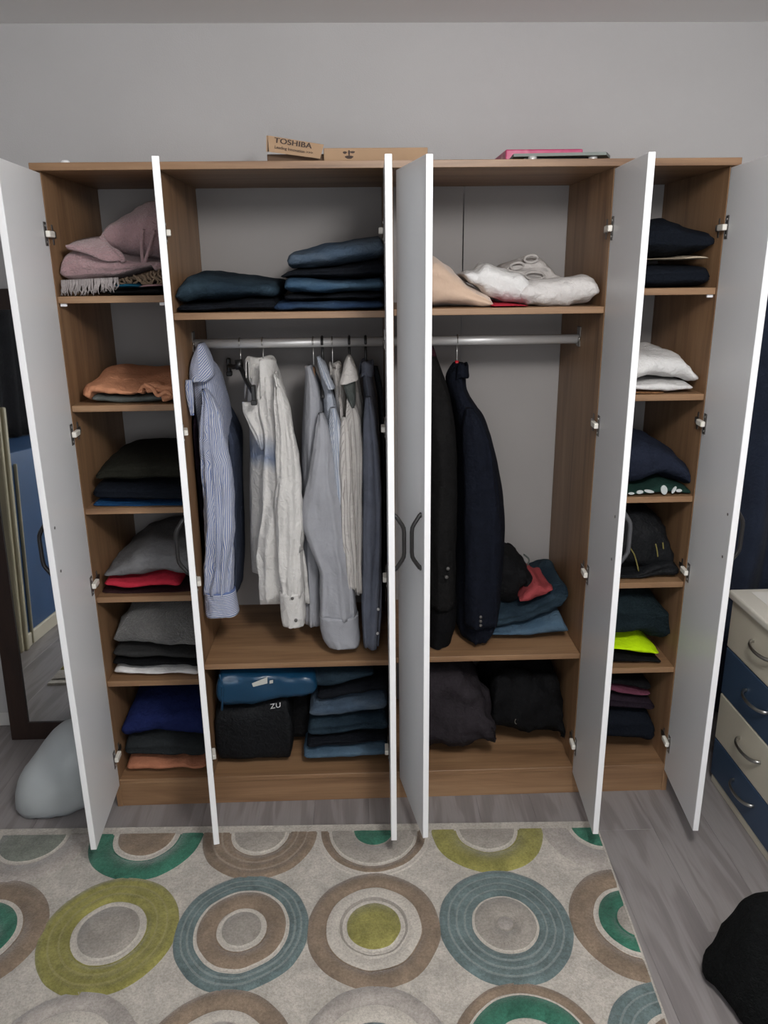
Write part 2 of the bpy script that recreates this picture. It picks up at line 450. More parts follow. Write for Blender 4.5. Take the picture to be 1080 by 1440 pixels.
# clothes rails, one in each middle bay
for a, b in ((p1b, pma), (pmb, p3a)):
    rail = tube('clothes_rail', M_chrome, [(a + .004, .25, 1.587), (b - .004, .25, 1.587)], .0135, wr, 16, 1.15)
    for ex, s in ((a, 1), (b, -1)):
        bm = bmesh.new(); addbox(bm, min(ex, ex + s * .005), max(ex, ex + s * .005), .232, .268, 1.562, 1.627, .002)
        addtube(bm, [(ex + s * .006, .25 + .02 * math.cos(t), 1.59 + .02 * math.sin(t)) for t in np.linspace(PI * .95, PI * 2.05, 12)], .0035, 8)
        frombm('rail_bracket', bm, M_steel, rail)


def handle_mesh(side, z, yo):
    """Black bent bar pull standing off the outer face; local door coordinates, side = direction of that face."""
    pts = [(0, 0, .080), (.004, 0, .079), (.021, 0, .053), (.0255, 0, .043), (.027, 0, .03), (.027, 0, -.03), (.0255, 0, -.043), (.021, 0, -.053), (.004, 0, -.079), (0, 0, -.080)]
    bm = bmesh.new(); addtube(bm, [(side * p[0], yo, z + p[2]) for p in pts], .0062, 8)
    for q in (.079, -.079): addtube(bm, [(0, yo, z + q), (side * .004, yo, z + q)], .008, 10)
    return bm


def hinge(door, s, z, th):
    """Concealed hinge: cup plate on the inner face, arm, base plate on the carcass; s = direction the inner face looks."""
    bm = bmesh.new()
    addbox(bm, min(0, s * .0025), max(0, s * .0025), -.034, -.012, z - .032, z + .032, .001, 1)
    addtube(bm, [(s * .0015, -.023, z + .022), (s * .004, -.023, z + .022)], .004, 8, 0); addtube(bm, [(s * .0015, -.023, z - .022), (s * .004, -.023, z - .022)], .004, 8, 0)
    addbox(bm, min(s * .002, s * .015), max(s * .002, s * .015), -.030, .018, z - .0085, z + .0085, .002, 2)
    addbox(bm, min(s * .002, s * .006), max(s * .002, s * .006), .014, .060, z - .010, z + .010, .002, 0)
    addbox(bm, min(s * .001, s * .004), max(s * .001, s * .004), .030, .044, z - .028, z + .028, .0015, 1)
    o = frombm('hinge', bm, [M_steel, M_dsteel, M_cream], door); o['label'] = 'sprung metal cup hinge'
    return o


DW, ZB, ZD = .3214, .092, 2.078
HZ = 1.075
for (xh, ang, inner, th, hm) in ((x0, .067, 1, -1, M_black), (p1b, .2300, 1, -1, M_black), (1.129, -.0216, -1, 1, M_black), (1.1645, .1818, 1, 1, M_black), (p3a, -.0613, -1, 1, M_grey_h), (x1, -.0916, -1, 1, M_black)):
    bm = bmesh.new(); T = .018
    addbox(bm, min(0, th * T), max(0, th * T), -DW, 0, ZB, ZD, .0012)
    for f in bm.faces:
        if abs(f.normal.x) < .5: f.material_index = 1
    d = frombm('door', bm, [M_white, M_edge], None)
    d.parent = wr; d.location = (xh - wr.location.x, -.005 - wr.location.y, 0); d.rotation_euler = (0, 0, ang); LOCAL.add(d.name)
    fin = 0 if inner * th < 0 else th * T          # local x of the inner face
    out = th * T if inner * th < 0 else 0
    ho = frombm('handle', handle_mesh(-inner, HZ, -DW + .035), hm, d, True)
    ho.location.x = out; ho['label'] = 'black bent bar handle'
    for z in (1.918, 1.348, .857, .212):
        hh = hinge(d, inner, z, T); hh.location.x = fin
    for z in (HZ + .064, HZ - .064):
        bm = bmesh.new(); addtube(bm, [(fin, -DW + .035, z), (fin + inner * .0012, -DW + .035, z)], .0042, 10)
        frombm('screw', bm, M_dsteel, d)

# ================================================================ the rug
def pile(name, col, var=.16):
    mt, nt, b = newmat(name); L = nt.links.new
    tc = nd(nt, 'ShaderNodeTexCoord'); n = nd(nt, 'ShaderNodeTexNoise', Scale=13.0, Detail=8.0, Roughness=.74, Distortion=.5); L(tc.outputs['Object'], n.inputs['Vector'])
    r = ramp(nt, [(.3, mulc(col, 1 - 1.5 * var)), (.52, col), (.72, mulc(col, 1 + 1.5 * var))]); L(n.outputs['Fac'], r.inputs[0])
    nf = nd(nt, 'ShaderNodeTexNoise', Scale=150.0, Detail=3.0, Roughness=.7); L(tc.outputs['Object'], nf.inputs['Vector']); rf = ramp(nt, [(.32, (.72, .71, .70)), (.62, (1.06, 1.06, 1.06))]); L(nf.outputs['Fac'], rf.inputs[0])
    mq = nd(nt, 'ShaderNodeMixRGB', blend_type='MULTIPLY', Fac=.9); L(r.outputs[0], mq.inputs[1]); L(rf.outputs[0], mq.inputs[2]); L(mq.outputs[0], b.inputs['Base Color'])
    b.inputs['Roughness'].default_value = 1.0; b.inputs['Specular IOR Level'].default_value = .1; b.inputs['Sheen Weight'].default_value = .35; b.inputs['Sheen Roughness'].default_value = .4
    n2 = nd(nt, 'ShaderNodeTexNoise', Scale=420.0, Detail=2.0); n3 = nd(nt, 'ShaderNodeTexNoise', Scale=45.0, Detail=3.0)
    L(tc.outputs['Object'], n2.inputs['Vector']); L(tc.outputs['Object'], n3.inputs['Vector'])
    ad = nd(nt, 'ShaderNodeMath', operation='ADD'); L(n2.outputs['Fac'], ad.inputs[0]); L(n3.outputs['Fac'], ad.inputs[1])
    bp = nd(nt, 'ShaderNodeBump', Strength=.55, Distance=.004); L(ad.outputs[0], bp.inputs['Height']); L(bp.outputs[0], b.inputs['Normal'])
    return mt


PC = pile('pile_cream', (.49, .455, .405), .17); PW = pile('pile_white', (.53, .49, .435), .10); PB = pile('pile_taupe', (.245, .185, .135), .2); PG = pile('pile_green', (.048, .165, .112), .3)
PO = pile('pile_olive', (.275, .255, .08), .24); PS = pile('pile_blue_grey', (.142, .19, .19), .26); PK = pile('pile_grey', (.335, .305, .27), .15); PP = pile('pile_pale', (.385, .35, .32), .15)
rug = thing('rug', 'thick cream rug patterned with coloured circles on the grey laminate', 'rug', (.65, -.9, 0))
RBR, RBL, RFL, RFR = (1.827, -.164), (-.47, -.105), (-.545, -1.74), (1.748, -1.79)
bm = bmesh.new()
lowv = [bm.verts.new((*p, .0006)) for p in (RBR, RBL, RFL, RFR)]; topv = [bm.verts.new((p[0] * .998 + .0013, p[1] * .997 - .0027, .011)) for p in (RBR, RBL, RFL, RFR)]
bm.faces.new(topv); bm.faces.new(lowv[::-1])
for k in range(4): bm.faces.new((lowv[k], lowv[(k + 1) % 4], topv[(k + 1) % 4], topv[k]))
frombm('pile_ground', bm, PC, rug)
PGG = pile('pile_sage', (.19, .205, .175), .2)
LINE = {}


def lined(a, m, n=3, r0=.11):
    if m.name not in LINE: LINE[m.name] = pile('line_' + m.name, {'pile_olive': (.30, .275, .11), 'pile_blue_grey': (.215, .255, .248), 'pile_taupe': (.31, .25, .195)}[m.name], .08)
    w = LINE[m.name]
    return [(r0, PW)] + [q for k in range(n - 1) for q in ((r0 + (a - r0) * (k + 1) / n - .0035, m), (r0 + (a - r0) * (k + 1) / n, w))] + [(a, m)]
DES = {
    'pale_green': [(.10, PG), (.112, PW), (.2, PP)], 'pale_slate': [(.115, PGG), (.125, PW), (.2, PP)], 'green_taupe': [(.10, PB), (.118, PW), (.195, PG)],
    'taupe_lines': [(.092, PK)] + lined(.2, PB, r0=.105), 'taupe_green': [(.072, PG), (.15, PK), (.158, PW), (.188, PB), (.2, PW)], 'olive_grey': [(.10, PK), (.112, PW), (.195, PO)],
    'taupe_mint': [(.06, PK), (.115, PG), (.13, PW), (.2, PB)], 'olive_lines': [(.092, PK), (.112, PW)] + lined(.203, PO, r0=.113)[1:], 'slate_taupe': [(.062, PK), (.078, PW), (.135, PB)] + lined(.2, PS, r0=.145),
    'taupe_olive': [(.084, PO), (.098, PW), (.104, PK), (.146, PW), (.2, PB)], 'slate_grey': [(.026, PP), (.096, PK)] + lined(.2, PS, n=4, r0=.102), 'pale': [(.10, PS), (.15, PW), (.2, PP)],
    'taupe_pale': [(.11, PP), (.145, PW), (.2, PB)], 'taupe_ring': [(.075, PK), (.105, PW), (.165, PG), (.172, PW), (.2, PB)], 'slate_tan': [(.10, PB), (.115, PW)] + lined(.2, PS, r0=.118)[1:],
}
GRID = {0: ['olive_grey', 'pale_slate', 'green_taupe', 'taupe_lines', 'taupe_green', 'olive_grey', 'pale_green'],
        1: ['slate_grey', 'taupe_mint', 'olive_lines', 'slate_taupe', 'taupe_olive', 'slate_grey', 'taupe_mint'],
        2: ['olive_grey', 'slate_tan', 'pale', 'taupe_pale', 'pale', 'taupe_ring', 'slate_tan'],
        3: ['taupe_lines', 'taupe_olive', 'green_taupe', 'olive_lines', 'slate_taupe', 'pale_green', 'taupe_lines']}


def line_clip(bm, p, q, inset):
    d = (Vector((q[0] - p[0], q[1] - p[1], 0))).normalized(); n = Vector((-d.y, d.x, 0))
    mid = Vector(((RBR[0] + RFL[0]) / 2, (RBR[1] + RFL[1]) / 2, 0))
    if (mid - Vector((*p, 0))).dot(n) > 0: n = -n
    co = Vector((*p, 0)) - n * inset
    bmesh.ops.bisect_plane(bm, geom=bm.verts[:] + bm.edges[:] + bm.faces[:], dist=1e-5, plane_co=co, plane_no=n, clear_outer=True)


for r, names in GRID.items():
    for k, nm in enumerate(names):
        cx = .305 + .378 * (k - 2) - .007 * (r - 1); cy = -.578 - .400 * (r - 1) - .0165 * (cx - .72)
        rings = DES[nm]; prof = []; mats = []; last = 0.0; pm = None
        for ro, mt in rings:
            if mt not in mats: mats.append(mt)
            g = min(.0036, (ro - last) * .3)
            hh = .0162 if mt in LINE.values() else .0175 if mt is not PW else .0138
            if last > 0: prof.append((last + g * .2, .0158 if mt in LINE.values() or pm in LINE.values() else .0112, mats.index(mt)))
            else: prof.append((0.0, hh, mats.index(mt)))
            if last > 0: prof.append((last + g, hh, mats.index(mt)))
            if ro - last > .03: prof.append(((last + ro) / 2, hh + .0008, mats.index(mt)))
            prof.append((ro - g, hh, mats.index(mt))); last = ro; pm = mt
        prof.append((last, .0107, prof[-1][2]))
        bm = bmesh.new(); N = 80; rng = []
        for j, (rr, z, mi) in enumerate(prof):
            row = []
            for t in range(N):
                th = 2 * PI * t / N; q = rr * (1 + .022 * fbm((math.cos(th) * 1.6 + k * 3, math.sin(th) * 1.6 + r * 5, 1), 2))
                row.append(bm.verts.new((cx + q * .955 * math.cos(th), cy + q * 1.03 * math.sin(th), z + .0008 * fbm((cx + rr * 20 * math.cos(th), rr * 20 * math.sin(th), 3), 2))))
            rng.append(row)
        for j in range(1, len(prof)):
            for t in range(N):
                f = bm.faces.new((rng[j - 1][t], rng[j - 1][(t + 1) % N], rng[j][(t + 1) % N], rng[j][t])); f.material_index = prof[j][2]; f.smooth = True
        bmesh.ops.remove_doubles(bm, verts=rng[0], dist=1e-6)
        line_clip(bm, RBR, RBL, .042); line_clip(bm, RBR, RFR, .010); line_clip(bm, RBL, RFL, .010); line_clip(bm, RFL, RFR, .042)
        if len(bm.faces): frombm('carved_circle', bm, mats, rug)
        else: bm.free()

# ================================================================ along the walls
M_dark = wood('dark_wenge', (.030, .016, .012), (.02, .011, .009), (.042, .022, .016), 2, .4)
M_mirror = plain('mirror_silver', (.86, .88, .87), .02, 1.0)
mx0, mx1, mh, lean = -.392, .118, 1.765, .060
mir = thing('standing_mirror', 'tall mirror in a dark brown frame leaning on the wall beside the wardrobe', 'mirror', (-.14, .437, 0))


def tilt(o):
    for v in o.data.vertices:
        y, z = v.co.y, v.co.z
        v.co.y = .437 + y * math.cos(lean) + z * math.sin(lean); v.co.z = z * math.cos(lean) - y * math.sin(lean) + .0015
    return o


fw = .072
bm = bmesh.new()
oc = [(mx0, 0), (mx1, 0), (mx1, mh), (mx0, mh)]; ic = [(mx0 + fw, fw), (mx1 - fw, fw), (mx1 - fw, mh - fw), (mx0 + fw, mh - fw)]
V = {}
for nm, pts, y in (('of', oc, 0), ('if', ic, .004), ('ob', oc, .024), ('ib', ic, .02)):
    V[nm] = [bm.verts.new((p[0], y, p[1])) for p in pts]
for k in range(4):
    j = (k + 1) % 4
    bm.faces.new((V['of'][k], V['of'][j], V['if'][j], V['if'][k])); bm.faces.new((V['ob'][k], V['ob'][j], V['of'][j], V['of'][k])); bm.faces.new((V['if'][k], V['if'][j], V['ib'][j], V['ib'][k])); bm.faces.new((V['ib'][k], V['ib'][j], V['ob'][j], V['ob'][k]))
tilt(frombm('frame', bm, M_dark, mir)); tilt(box('mirror_glass', M_mirror, mx0 + fw - .004, mx1 - fw + .004, .010, .014, fw - .004, mh - fw + .004, mir, 0))

# blue cabinet by the other wall, which the mirror shows
M_blue = plain('blue_lacquer', (.036, .066, .118), .45, var=.08, vscale=3); M_beige = plain('beige_lacquer', (.42, .38, .27), .5, var=.06, vscale=5); M_cream2 = plain('cream_lacquer', (.56, .52, .42), .5, var=.05)
cab = thing('cabinet', 'blue cabinet with beige uprights on a cream plinth, seen in the mirror', 'cabinet', (-1.0, -1.3, 0))
M_blue2 = plain('cobalt_lacquer', (.022, .070, .175), .45, var=.08, vscale=3)
box('body', M_blue2, -1.235, -.785, -2.1, -.63, .075, 1.06, cab, .004); box('plinth', M_cream2, -1.235, -.775, -2.1, -.60, 0, .075, cab, .004)
for k, (a, b, h) in enumerate(((-.585, -.555, 1.36), (-.625, -.592, 1.30))): box('upright', M_beige, -1.235 + .37 * k, -.775 + .012 * k, a, b, 0, h, cab, .006)
box('upright', M_beige, -.785, -.768, -.70, -.688, .01, 1.0, cab, .003)
vs = []; fs = []
for i in range(40):
    for j in range(12):
        y = -.67 - 1.4 * i / 39; z = 1.068 + 1.15 * j / 11; vs.append((-1.19 + .022 * math.sin(i * 1.15) + .01 * math.sin(i * .43 + z), y, z))
for i in range(39):
    for j in range(11): fs.append((i * 12 + j, i * 12 + j + 1, (i + 1) * 12 + j + 1, (i + 1) * 12 + j))
M_blackcloth = cloth('black_cloth', (.010, .010, .012), var=.2)
o = fromdata('black_curtain', vs, fs, M_blackcloth); prop(o, 'black curtain hanging on the wall over the blue cabinet, seen in the mirror', 'curtain')
md = o.modifiers.new('thick', 'SOLIDIFY'); md.thickness = .003
tube('curtain_rod', M_dsteel, [(-1.19, -.62, 2.232), (-1.19, -2.1, 2.232)], .011, o)

# navy curtain in the corner over the chest
M_navy = cloth('navy_curtain', (.021, .028, .048), var=.25, vs=5, sheen=.05)
vs = []; fs = []; nx_, nz_ = 70, 30
for i in range(nx_):
    for j in range(nz_):
        s, h = i / (nx_ - 1), j / (nz_ - 1); x = 2.165 + .535 * s; z = .03 + 1.93 * h
        g = s * 9 + 2.2 * (1 - h) * (1 - s) ** .5 + .5 * fbm((s * 3, h * 2, 1), 2)
        vs.append((x, .485 + (.022 + .012 * (1 - h)) * math.sin(g * PI) + .008 * math.sin(g * 2.3), z))
for i in range(nx_ - 1):
    for j in range(nz_ - 1): fs.append((i * nz_ + j, (i + 1) * nz_ + j, (i + 1) * nz_ + j + 1, i * nz_ + j + 1))
o = fromdata('corner_curtain', vs, fs, M_navy); prop(o, 'dark navy curtain hanging in folds behind the chest of drawers', 'curtain')
md = o.modifiers.new('thick', 'SOLIDIFY'); md.thickness = .003
tube('curtain_rod', M_dsteel, [(2.15, .485, 1.975), (2.715, .485, 1.975)], .011, o)

# chest of drawers
ch = thing('chest_of_drawers', 'narrow chest with beige and blue drawers in turn beyond the wardrobe', 'chest', (2.5, -.185, 0))
cy0, cy1, cx0, cx1 = -.425, .055, 2.312, 2.70
box('carcass', M_cream2, cx0 + .018, cx1, cy0, cy1, .03, .727, ch, .003); box('plinth', M_cream2, cx0 + .004, cx1 - .02, cy0 + .005, cy1 - .005, 0, .03, ch, .004)
box('top_panel', plain('ivory_laminate', (.62, .59, .52), .4, var=.03), cx0 - .016, cx1 + .004, cy0 - .012, cy1 + .008, .727, .757, ch, .009, 3)
zz = [.725, .545, .365, .182, .034]
for k in range(4):
    d = box('drawer', M_cream2 if k % 2 == 0 else M_blue, cx0, cx0 + .0175, cy0 + .002, cy1 - .002, zz[k + 1] + .002, zz[k] - .002, ch, .004, 2); d['label'] = 'beige drawer front' if k % 2 == 0 else 'blue drawer front'
    zc = (zz[k] + zz[k + 1]) / 2 + .015; bm = bmesh.new()
    addtube(bm, smoothpts([(cx0, -.115, zc), (cx0 - .012, -.118, zc), (cx0 - .026, -.140, zc - .002), (cx0 - .031, -.185, zc - .004), (cx0 - .026, -.230, zc - .002), (cx0 - .012, -.252, zc), (cx0, -.255, zc)], 26), .0044, 8, flat=1.5)
    frombm('handle', bm, M_steel, d, True)['label'] = 'curved metal handle'
bm = bmesh.new(); addbox(bm, 2.36, 2.60, -.175, .03, .7575, .7582)
pp = frombm('paper_sheet', bm, plain('paper_white', (.72, .70, .66), .7)); prop(pp, 'white sheet of paper lying on top of the drawer chest', 'paper')
bm = bmesh.new()
addtube(bm, [(2.452, -.02, .776), (2.49, -.03, .776)], .0175, 18, 0); addtube(bm, [(2.4495, -.0195, .776), (2.4915, -.0305, .776)], .011, 18, 1)
tp = frombm('tape_roll', bm, [plain('blue_plastic', (.05, .05, .28), .35), M_edge]); prop(tp, 'small blue and white roll on the sheet of paper', 'roll')


# ---------------------------------------------------------------- soft bags on the floor
def blob(name, mat, c, rx, ry, rz, shape, seed, amp=.02, nu=44, nv=26, sc=(7, 7, 7), parent=None):
    """A soft sack: shape(direction) -> radius factor; the underside rests flat on the floor."""
    R = np.zeros((nv, nu, 3))
    for j in range(nv):
        ph = PI * (j + .5) / nv - PI / 2
        for i in range(nu):
            th = 2 * PI * i / nu; d = (math.cos(ph) * math.cos(th), math.cos(ph) * math.sin(th), math.sin(ph)); k = shape(d)
            R[j, i] = (c[0] + rx * k * d[0], c[1] + ry * k * d[1], max(c[2] + rz * k * d[2], .0005))
    v, f = ringmesh(R); o = fromdata(name, v, f, mat, parent); wrinkle(o, amp, sc, seed, None, .0012); return o


M_sack = plain('pale_plastic', (.47, .505, .515), .42, var=.06, vscale=4, bump=.2, bscale=30)
sk = blob('stuffed_sack', M_sack, (-.01, .055, .120), .142, .135, .165, lambda d: 1 + .55 * max(0, -d[0] * .75 - d[2] * .60 - d[1] * .28) ** 4 + .22 * max(0, d[0] * .35 + d[2] * .9) ** 3 - .12 * max(0, -d[0] * .65 + d[2] * .75) ** 2 - .10 * max(0, d[0] * .4 - d[2] * .8), 3, .012, sc=(6, 6, 6))
prop(sk, 'pale grey stuffed plastic sack on the floor below the mirror', 'sack')
M_fur = cloth('black_fleece', (.0045, .005, .0052), var=.3, vs=30, bump=.6, bs=90)
R = []
for z_, r_ in ((.0008, .82), (.008, .94), (.026, 1.0), (.05, .96), (.085, .86), (.13, .72), (.17, .58), (.205, .45), (.232, .33), (.248, .20), (.254, .08)):
    R.append([(2.15 - .085 * z_ / .3 + .205 * r_ * math.cos(t) * (1 + .04 * math.sin(5 * t + z_ * 9)), -.83 + .05 * z_ / .3 + .18 * r_ * math.sin(t) * (1 + .05 * math.sin(4 * t)), z_) for t in np.linspace(0, 2 * PI, 49)[:-1]])
v, f = ringmesh(np.array(R)); bk = fromdata('cloth_bag', v, f, M_fur); wrinkle(bk, .016, (9, 9, 7), 8, None, .0008)
prop(bk, 'black fleecy bag slumped on the bare floor beside the rug', 'bag')

# ================================================================ on top of the wardrobe
M_card = plain('corrugated_card', (.36, .235, .14), .8, var=.07, vscale=8, bump=.1, bscale=90); M_cardshade = plain('card_shaded', (.13, .08, .05), .9); M_ink = plain('print_ink', (.055, .035, .028), .8)
TOPZ = ZT + .0205
pa = at(366, 224, .03); pb = at(452, 225, .03)
bm = bmesh.new(); addbox(bm, pa[0], pb[0], -.004, .19, TOPZ, TOPZ + .0012)
o = frombm('paper_sheet', bm, plain('paper_grey', (.62, .62, .63), .6)); prop(o, 'white paper sheet under the cardboard carton on the wardrobe top', 'paper')
ct = thing('carton', 'flat brown cardboard carton with black print lying on the wardrobe top', 'box', (1.03, .2, TOPZ + .002))
bx0, bx1 = at(374, 215, .075)[0], at(601.5, 215, .075)[0]; zt_ = at(560, 207.5, .075)[2]; zb_ = TOPZ + .0018
bm = bmesh.new(); xs = at(455, 210, .075)[0]
addbox(bm, xs, bx1, .075, .30, zb_, zt_, .0015)
frombm('body', bm, M_card, ct)
bm = bmesh.new(); addbox(bm, bx0, xs, .10, .30, zb_, zt_ - .012, .0015); frombm('shaded_end', bm, M_cardshade, ct)  # darker card: the shadow beneath the lifted flap is put into its colour
fp = [at(376.5, 190.5, .062), at(455.5, 203.5, .072), at(450, 223.2, .0713), at(378.5, 213.5, .0623)]
bm = bmesh.new(); a = [bm.verts.new(p) for p in fp]; b = [bm.verts.new(p + np.array([0, .005, .001])) for p in fp]
bm.faces.new(a); bm.faces.new(b[::-1])
for k in range(4): bm.faces.new((a[k], a[(k + 1) % 4], b[(k + 1) % 4], b[k]))
flap = frombm('flap', bm, M_card, ct)
bm = bmesh.new(); q = [at(376, 190.5, .066), at(380, 190.6, .30), at(380, 213, .30), at(376, 213.5, .066)]
a = [bm.verts.new(p) for p in q]; b = [bm.verts.new(p + np.array([-.003, 0, 0])) for p in q]; bm.faces.new(a); bm.faces.new(b[::-1])
for k in range(4): bm.faces.new((a[k], a[(k + 1) % 4], b[(k + 1) % 4], b[k]))
frombm('flap', bm, M_card, ct)
bm = bmesh.new(); h = at(491, 221, .0745)
for (dx, dz, rx, rz) in ((0, 0, .012, .0045), (-.012, .012, .006, .0035), (.010, .013, .007, .003), (.0, .011, .003, .008)):
    ring = [bm.verts.new((h[0] + dx + rx * math.cos(t) * (1 + .2 * math.sin(3 * t)), .0744, h[2] + dz + rz * math.sin(t))) for t in np.linspace(0, 2 * PI, 13)[:-1]]
    top = bm.faces.new(ring); g = bmesh.ops.extrude_face_region(bm, geom=[top]); [setattr(v_.co, 'y', .0749) for v_ in g['geom'] if isinstance(v_, bmesh.types.BMVert)]
frombm('tear_mark', bm, M_ink, ct)


def lettering(name, s, p, dirx, up, size, mat, parent, offset=0., shear=0., space=1.0, ext=.0004, wide=1.0):
    cu = bpy.data.curves.new(name, 'FONT'); cu.body = s; cu.size = size; cu.extrude = ext; cu.shear = shear; cu.space_character = space; cu.materials.append(mat)
    X = Vector(dirx).normalized(); U = Vector(up); N = X.cross(U).normalized(); U = N.cross(X)
    tmp = bpy.data.objects.new(name, cu); C.objects.link(tmp); bpy.context.view_layer.update()
    me = bpy.data.meshes.new_from_object(tmp.evaluated_get(bpy.context.evaluated_depsgraph_get()))
    bpy.data.objects.remove(tmp); bpy.data.curves.remove(cu)
    mw = Matrix.Identity(4)
    for i in range(3): mw[i][0] = X[i] * wide; mw[i][1] = U[i]; mw[i][2] = N[i]; mw[i][3] = p[i]
    if offset:                                           # a bolder face: the strokes doubled sideways
        bm = bmesh.new(); bm.from_mesh(me); n0 = len(bm.verts); g = bmesh.ops.duplicate(bm, geom=bm.verts[:] + bm.edges[:] + bm.faces[:])
        for v_ in g['geom']:
            if isinstance(v_, bmesh.types.BMVert): v_.co.x += offset; v_.co.z += .0001
        bm.to_mesh(me); bm.free()
    me.transform(mw)
    return link(name, me, parent)


dx_ = np.array(fp[1]) - np.array(fp[0]); ux_ = np.array(fp[0]) - np.array(fp[3])
nf_ = np.cross(dx_, ux_); nf_ /= np.linalg.norm(nf_)
l0 = np.array(fp[0]) + dx_ * .10 - ux_ * .37 + nf_ * .0016
lettering('lettering', 'TOSHIBA', l0, dx_, ux_, 0.0195, M_ink, flap, .0012, 0, 1.05, wide=1.28)
l1 = np.array(fp[0]) + dx_ * .10 - ux_ * .72 + nf_ * .0016
lettering('lettering', 'Leading Innovation >>>', l1, dx_, ux_, 0.0105, M_ink, flap, .0003, 0, 1.0, wide=1.08)

# pink patterned folder and the glass bathroom scale in front of it
mt, nt, b = newmat('pink_print'); tc = nd(nt, 'ShaderNodeTexCoord'); n = nd(nt, 'ShaderNodeTexNoise', Scale=14.0, Detail=2.0, Distortion=1.0)
r = ramp(nt, [(.35, (.36, .02, .085)), (.5, (.50, .05, .15)), (.6, (.55, .10, .2)), (.68, (.72, .42, .33))]); nt.links.new(tc.outputs['Object'], n.inputs['Vector']); nt.links.new(n.outputs['Fac'], r.inputs[0]); nt.links.new(r.outputs[0], b.inputs['Base Color']); b.inputs['Roughness'].default_value = .4
a, b_ = at(711, 220, .20), at(820, 212, .20); zt_ = at(780, 209.5, .20)[2]
bm = bmesh.new(); addbox(bm, a[0], b_[0], .20, .42, TOPZ, zt_, .004, 0, 2); o = frombm('folder', bm, mt); prop(o, 'glossy pink patterned folder lying behind the bathroom scale', 'folder')
sc_ = thing('bathroom_scale', 'grey-green glass bathroom scale on the wardrobe top, next to a pink folder', 'scale', (1.68, .1, TOPZ))
a, b_ = at(722, 216, .05), at(866, 212, .05); z0_ = TOPZ + .014
bm = bmesh.new(); pts = [(a[0], .045), (b_[0] - .035, .022), (b_[0], .10), (b_[0] - .02, .19), (a[0] + .01, .19)]
lo_ = [bm.verts.new((*p, z0_)) for p in pts]; hi_ = [bm.verts.new((*p, z0_ + .008)) for p in pts]; bm.faces.new(hi_); bm.faces.new(lo_[::-1])
for k in range(5): bm.faces.new((lo_[k], lo_[(k + 1) % 5], hi_[(k + 1) % 5], hi_[k]))
frombm('glass_plate', bm, plain('glass_grey_green', (.17, .195, .18), .6), sc_)
box('base', plain('dark_plastic', (.03, .03, .035), .4), a[0] + .03, b_[0] - .05, .06, .17, TOPZ + .002, z0_, sc_, .003)
for fx in (a[0] + .055, b_[0] - .065):
    bm = bmesh.new(); addtube(bm, [(fx, .05, TOPZ), (fx, .05, z0_)], .013, 16); frombm('foot', bm, M_chrome, sc_, True)
p = at(92, 227, .03); bm = bmesh.new(); addtube(bm, [(p[0] - .001, .03, TOPZ), (p[0], .03, TOPZ + .006), (p[0], .03, TOPZ + .011)], [.014, .013, .009], 16)
o = frombm('plastic_cap', bm, M_edge, None, True); prop(o, 'small white plastic cap on the wardrobe top above the towel shelf', 'cap')

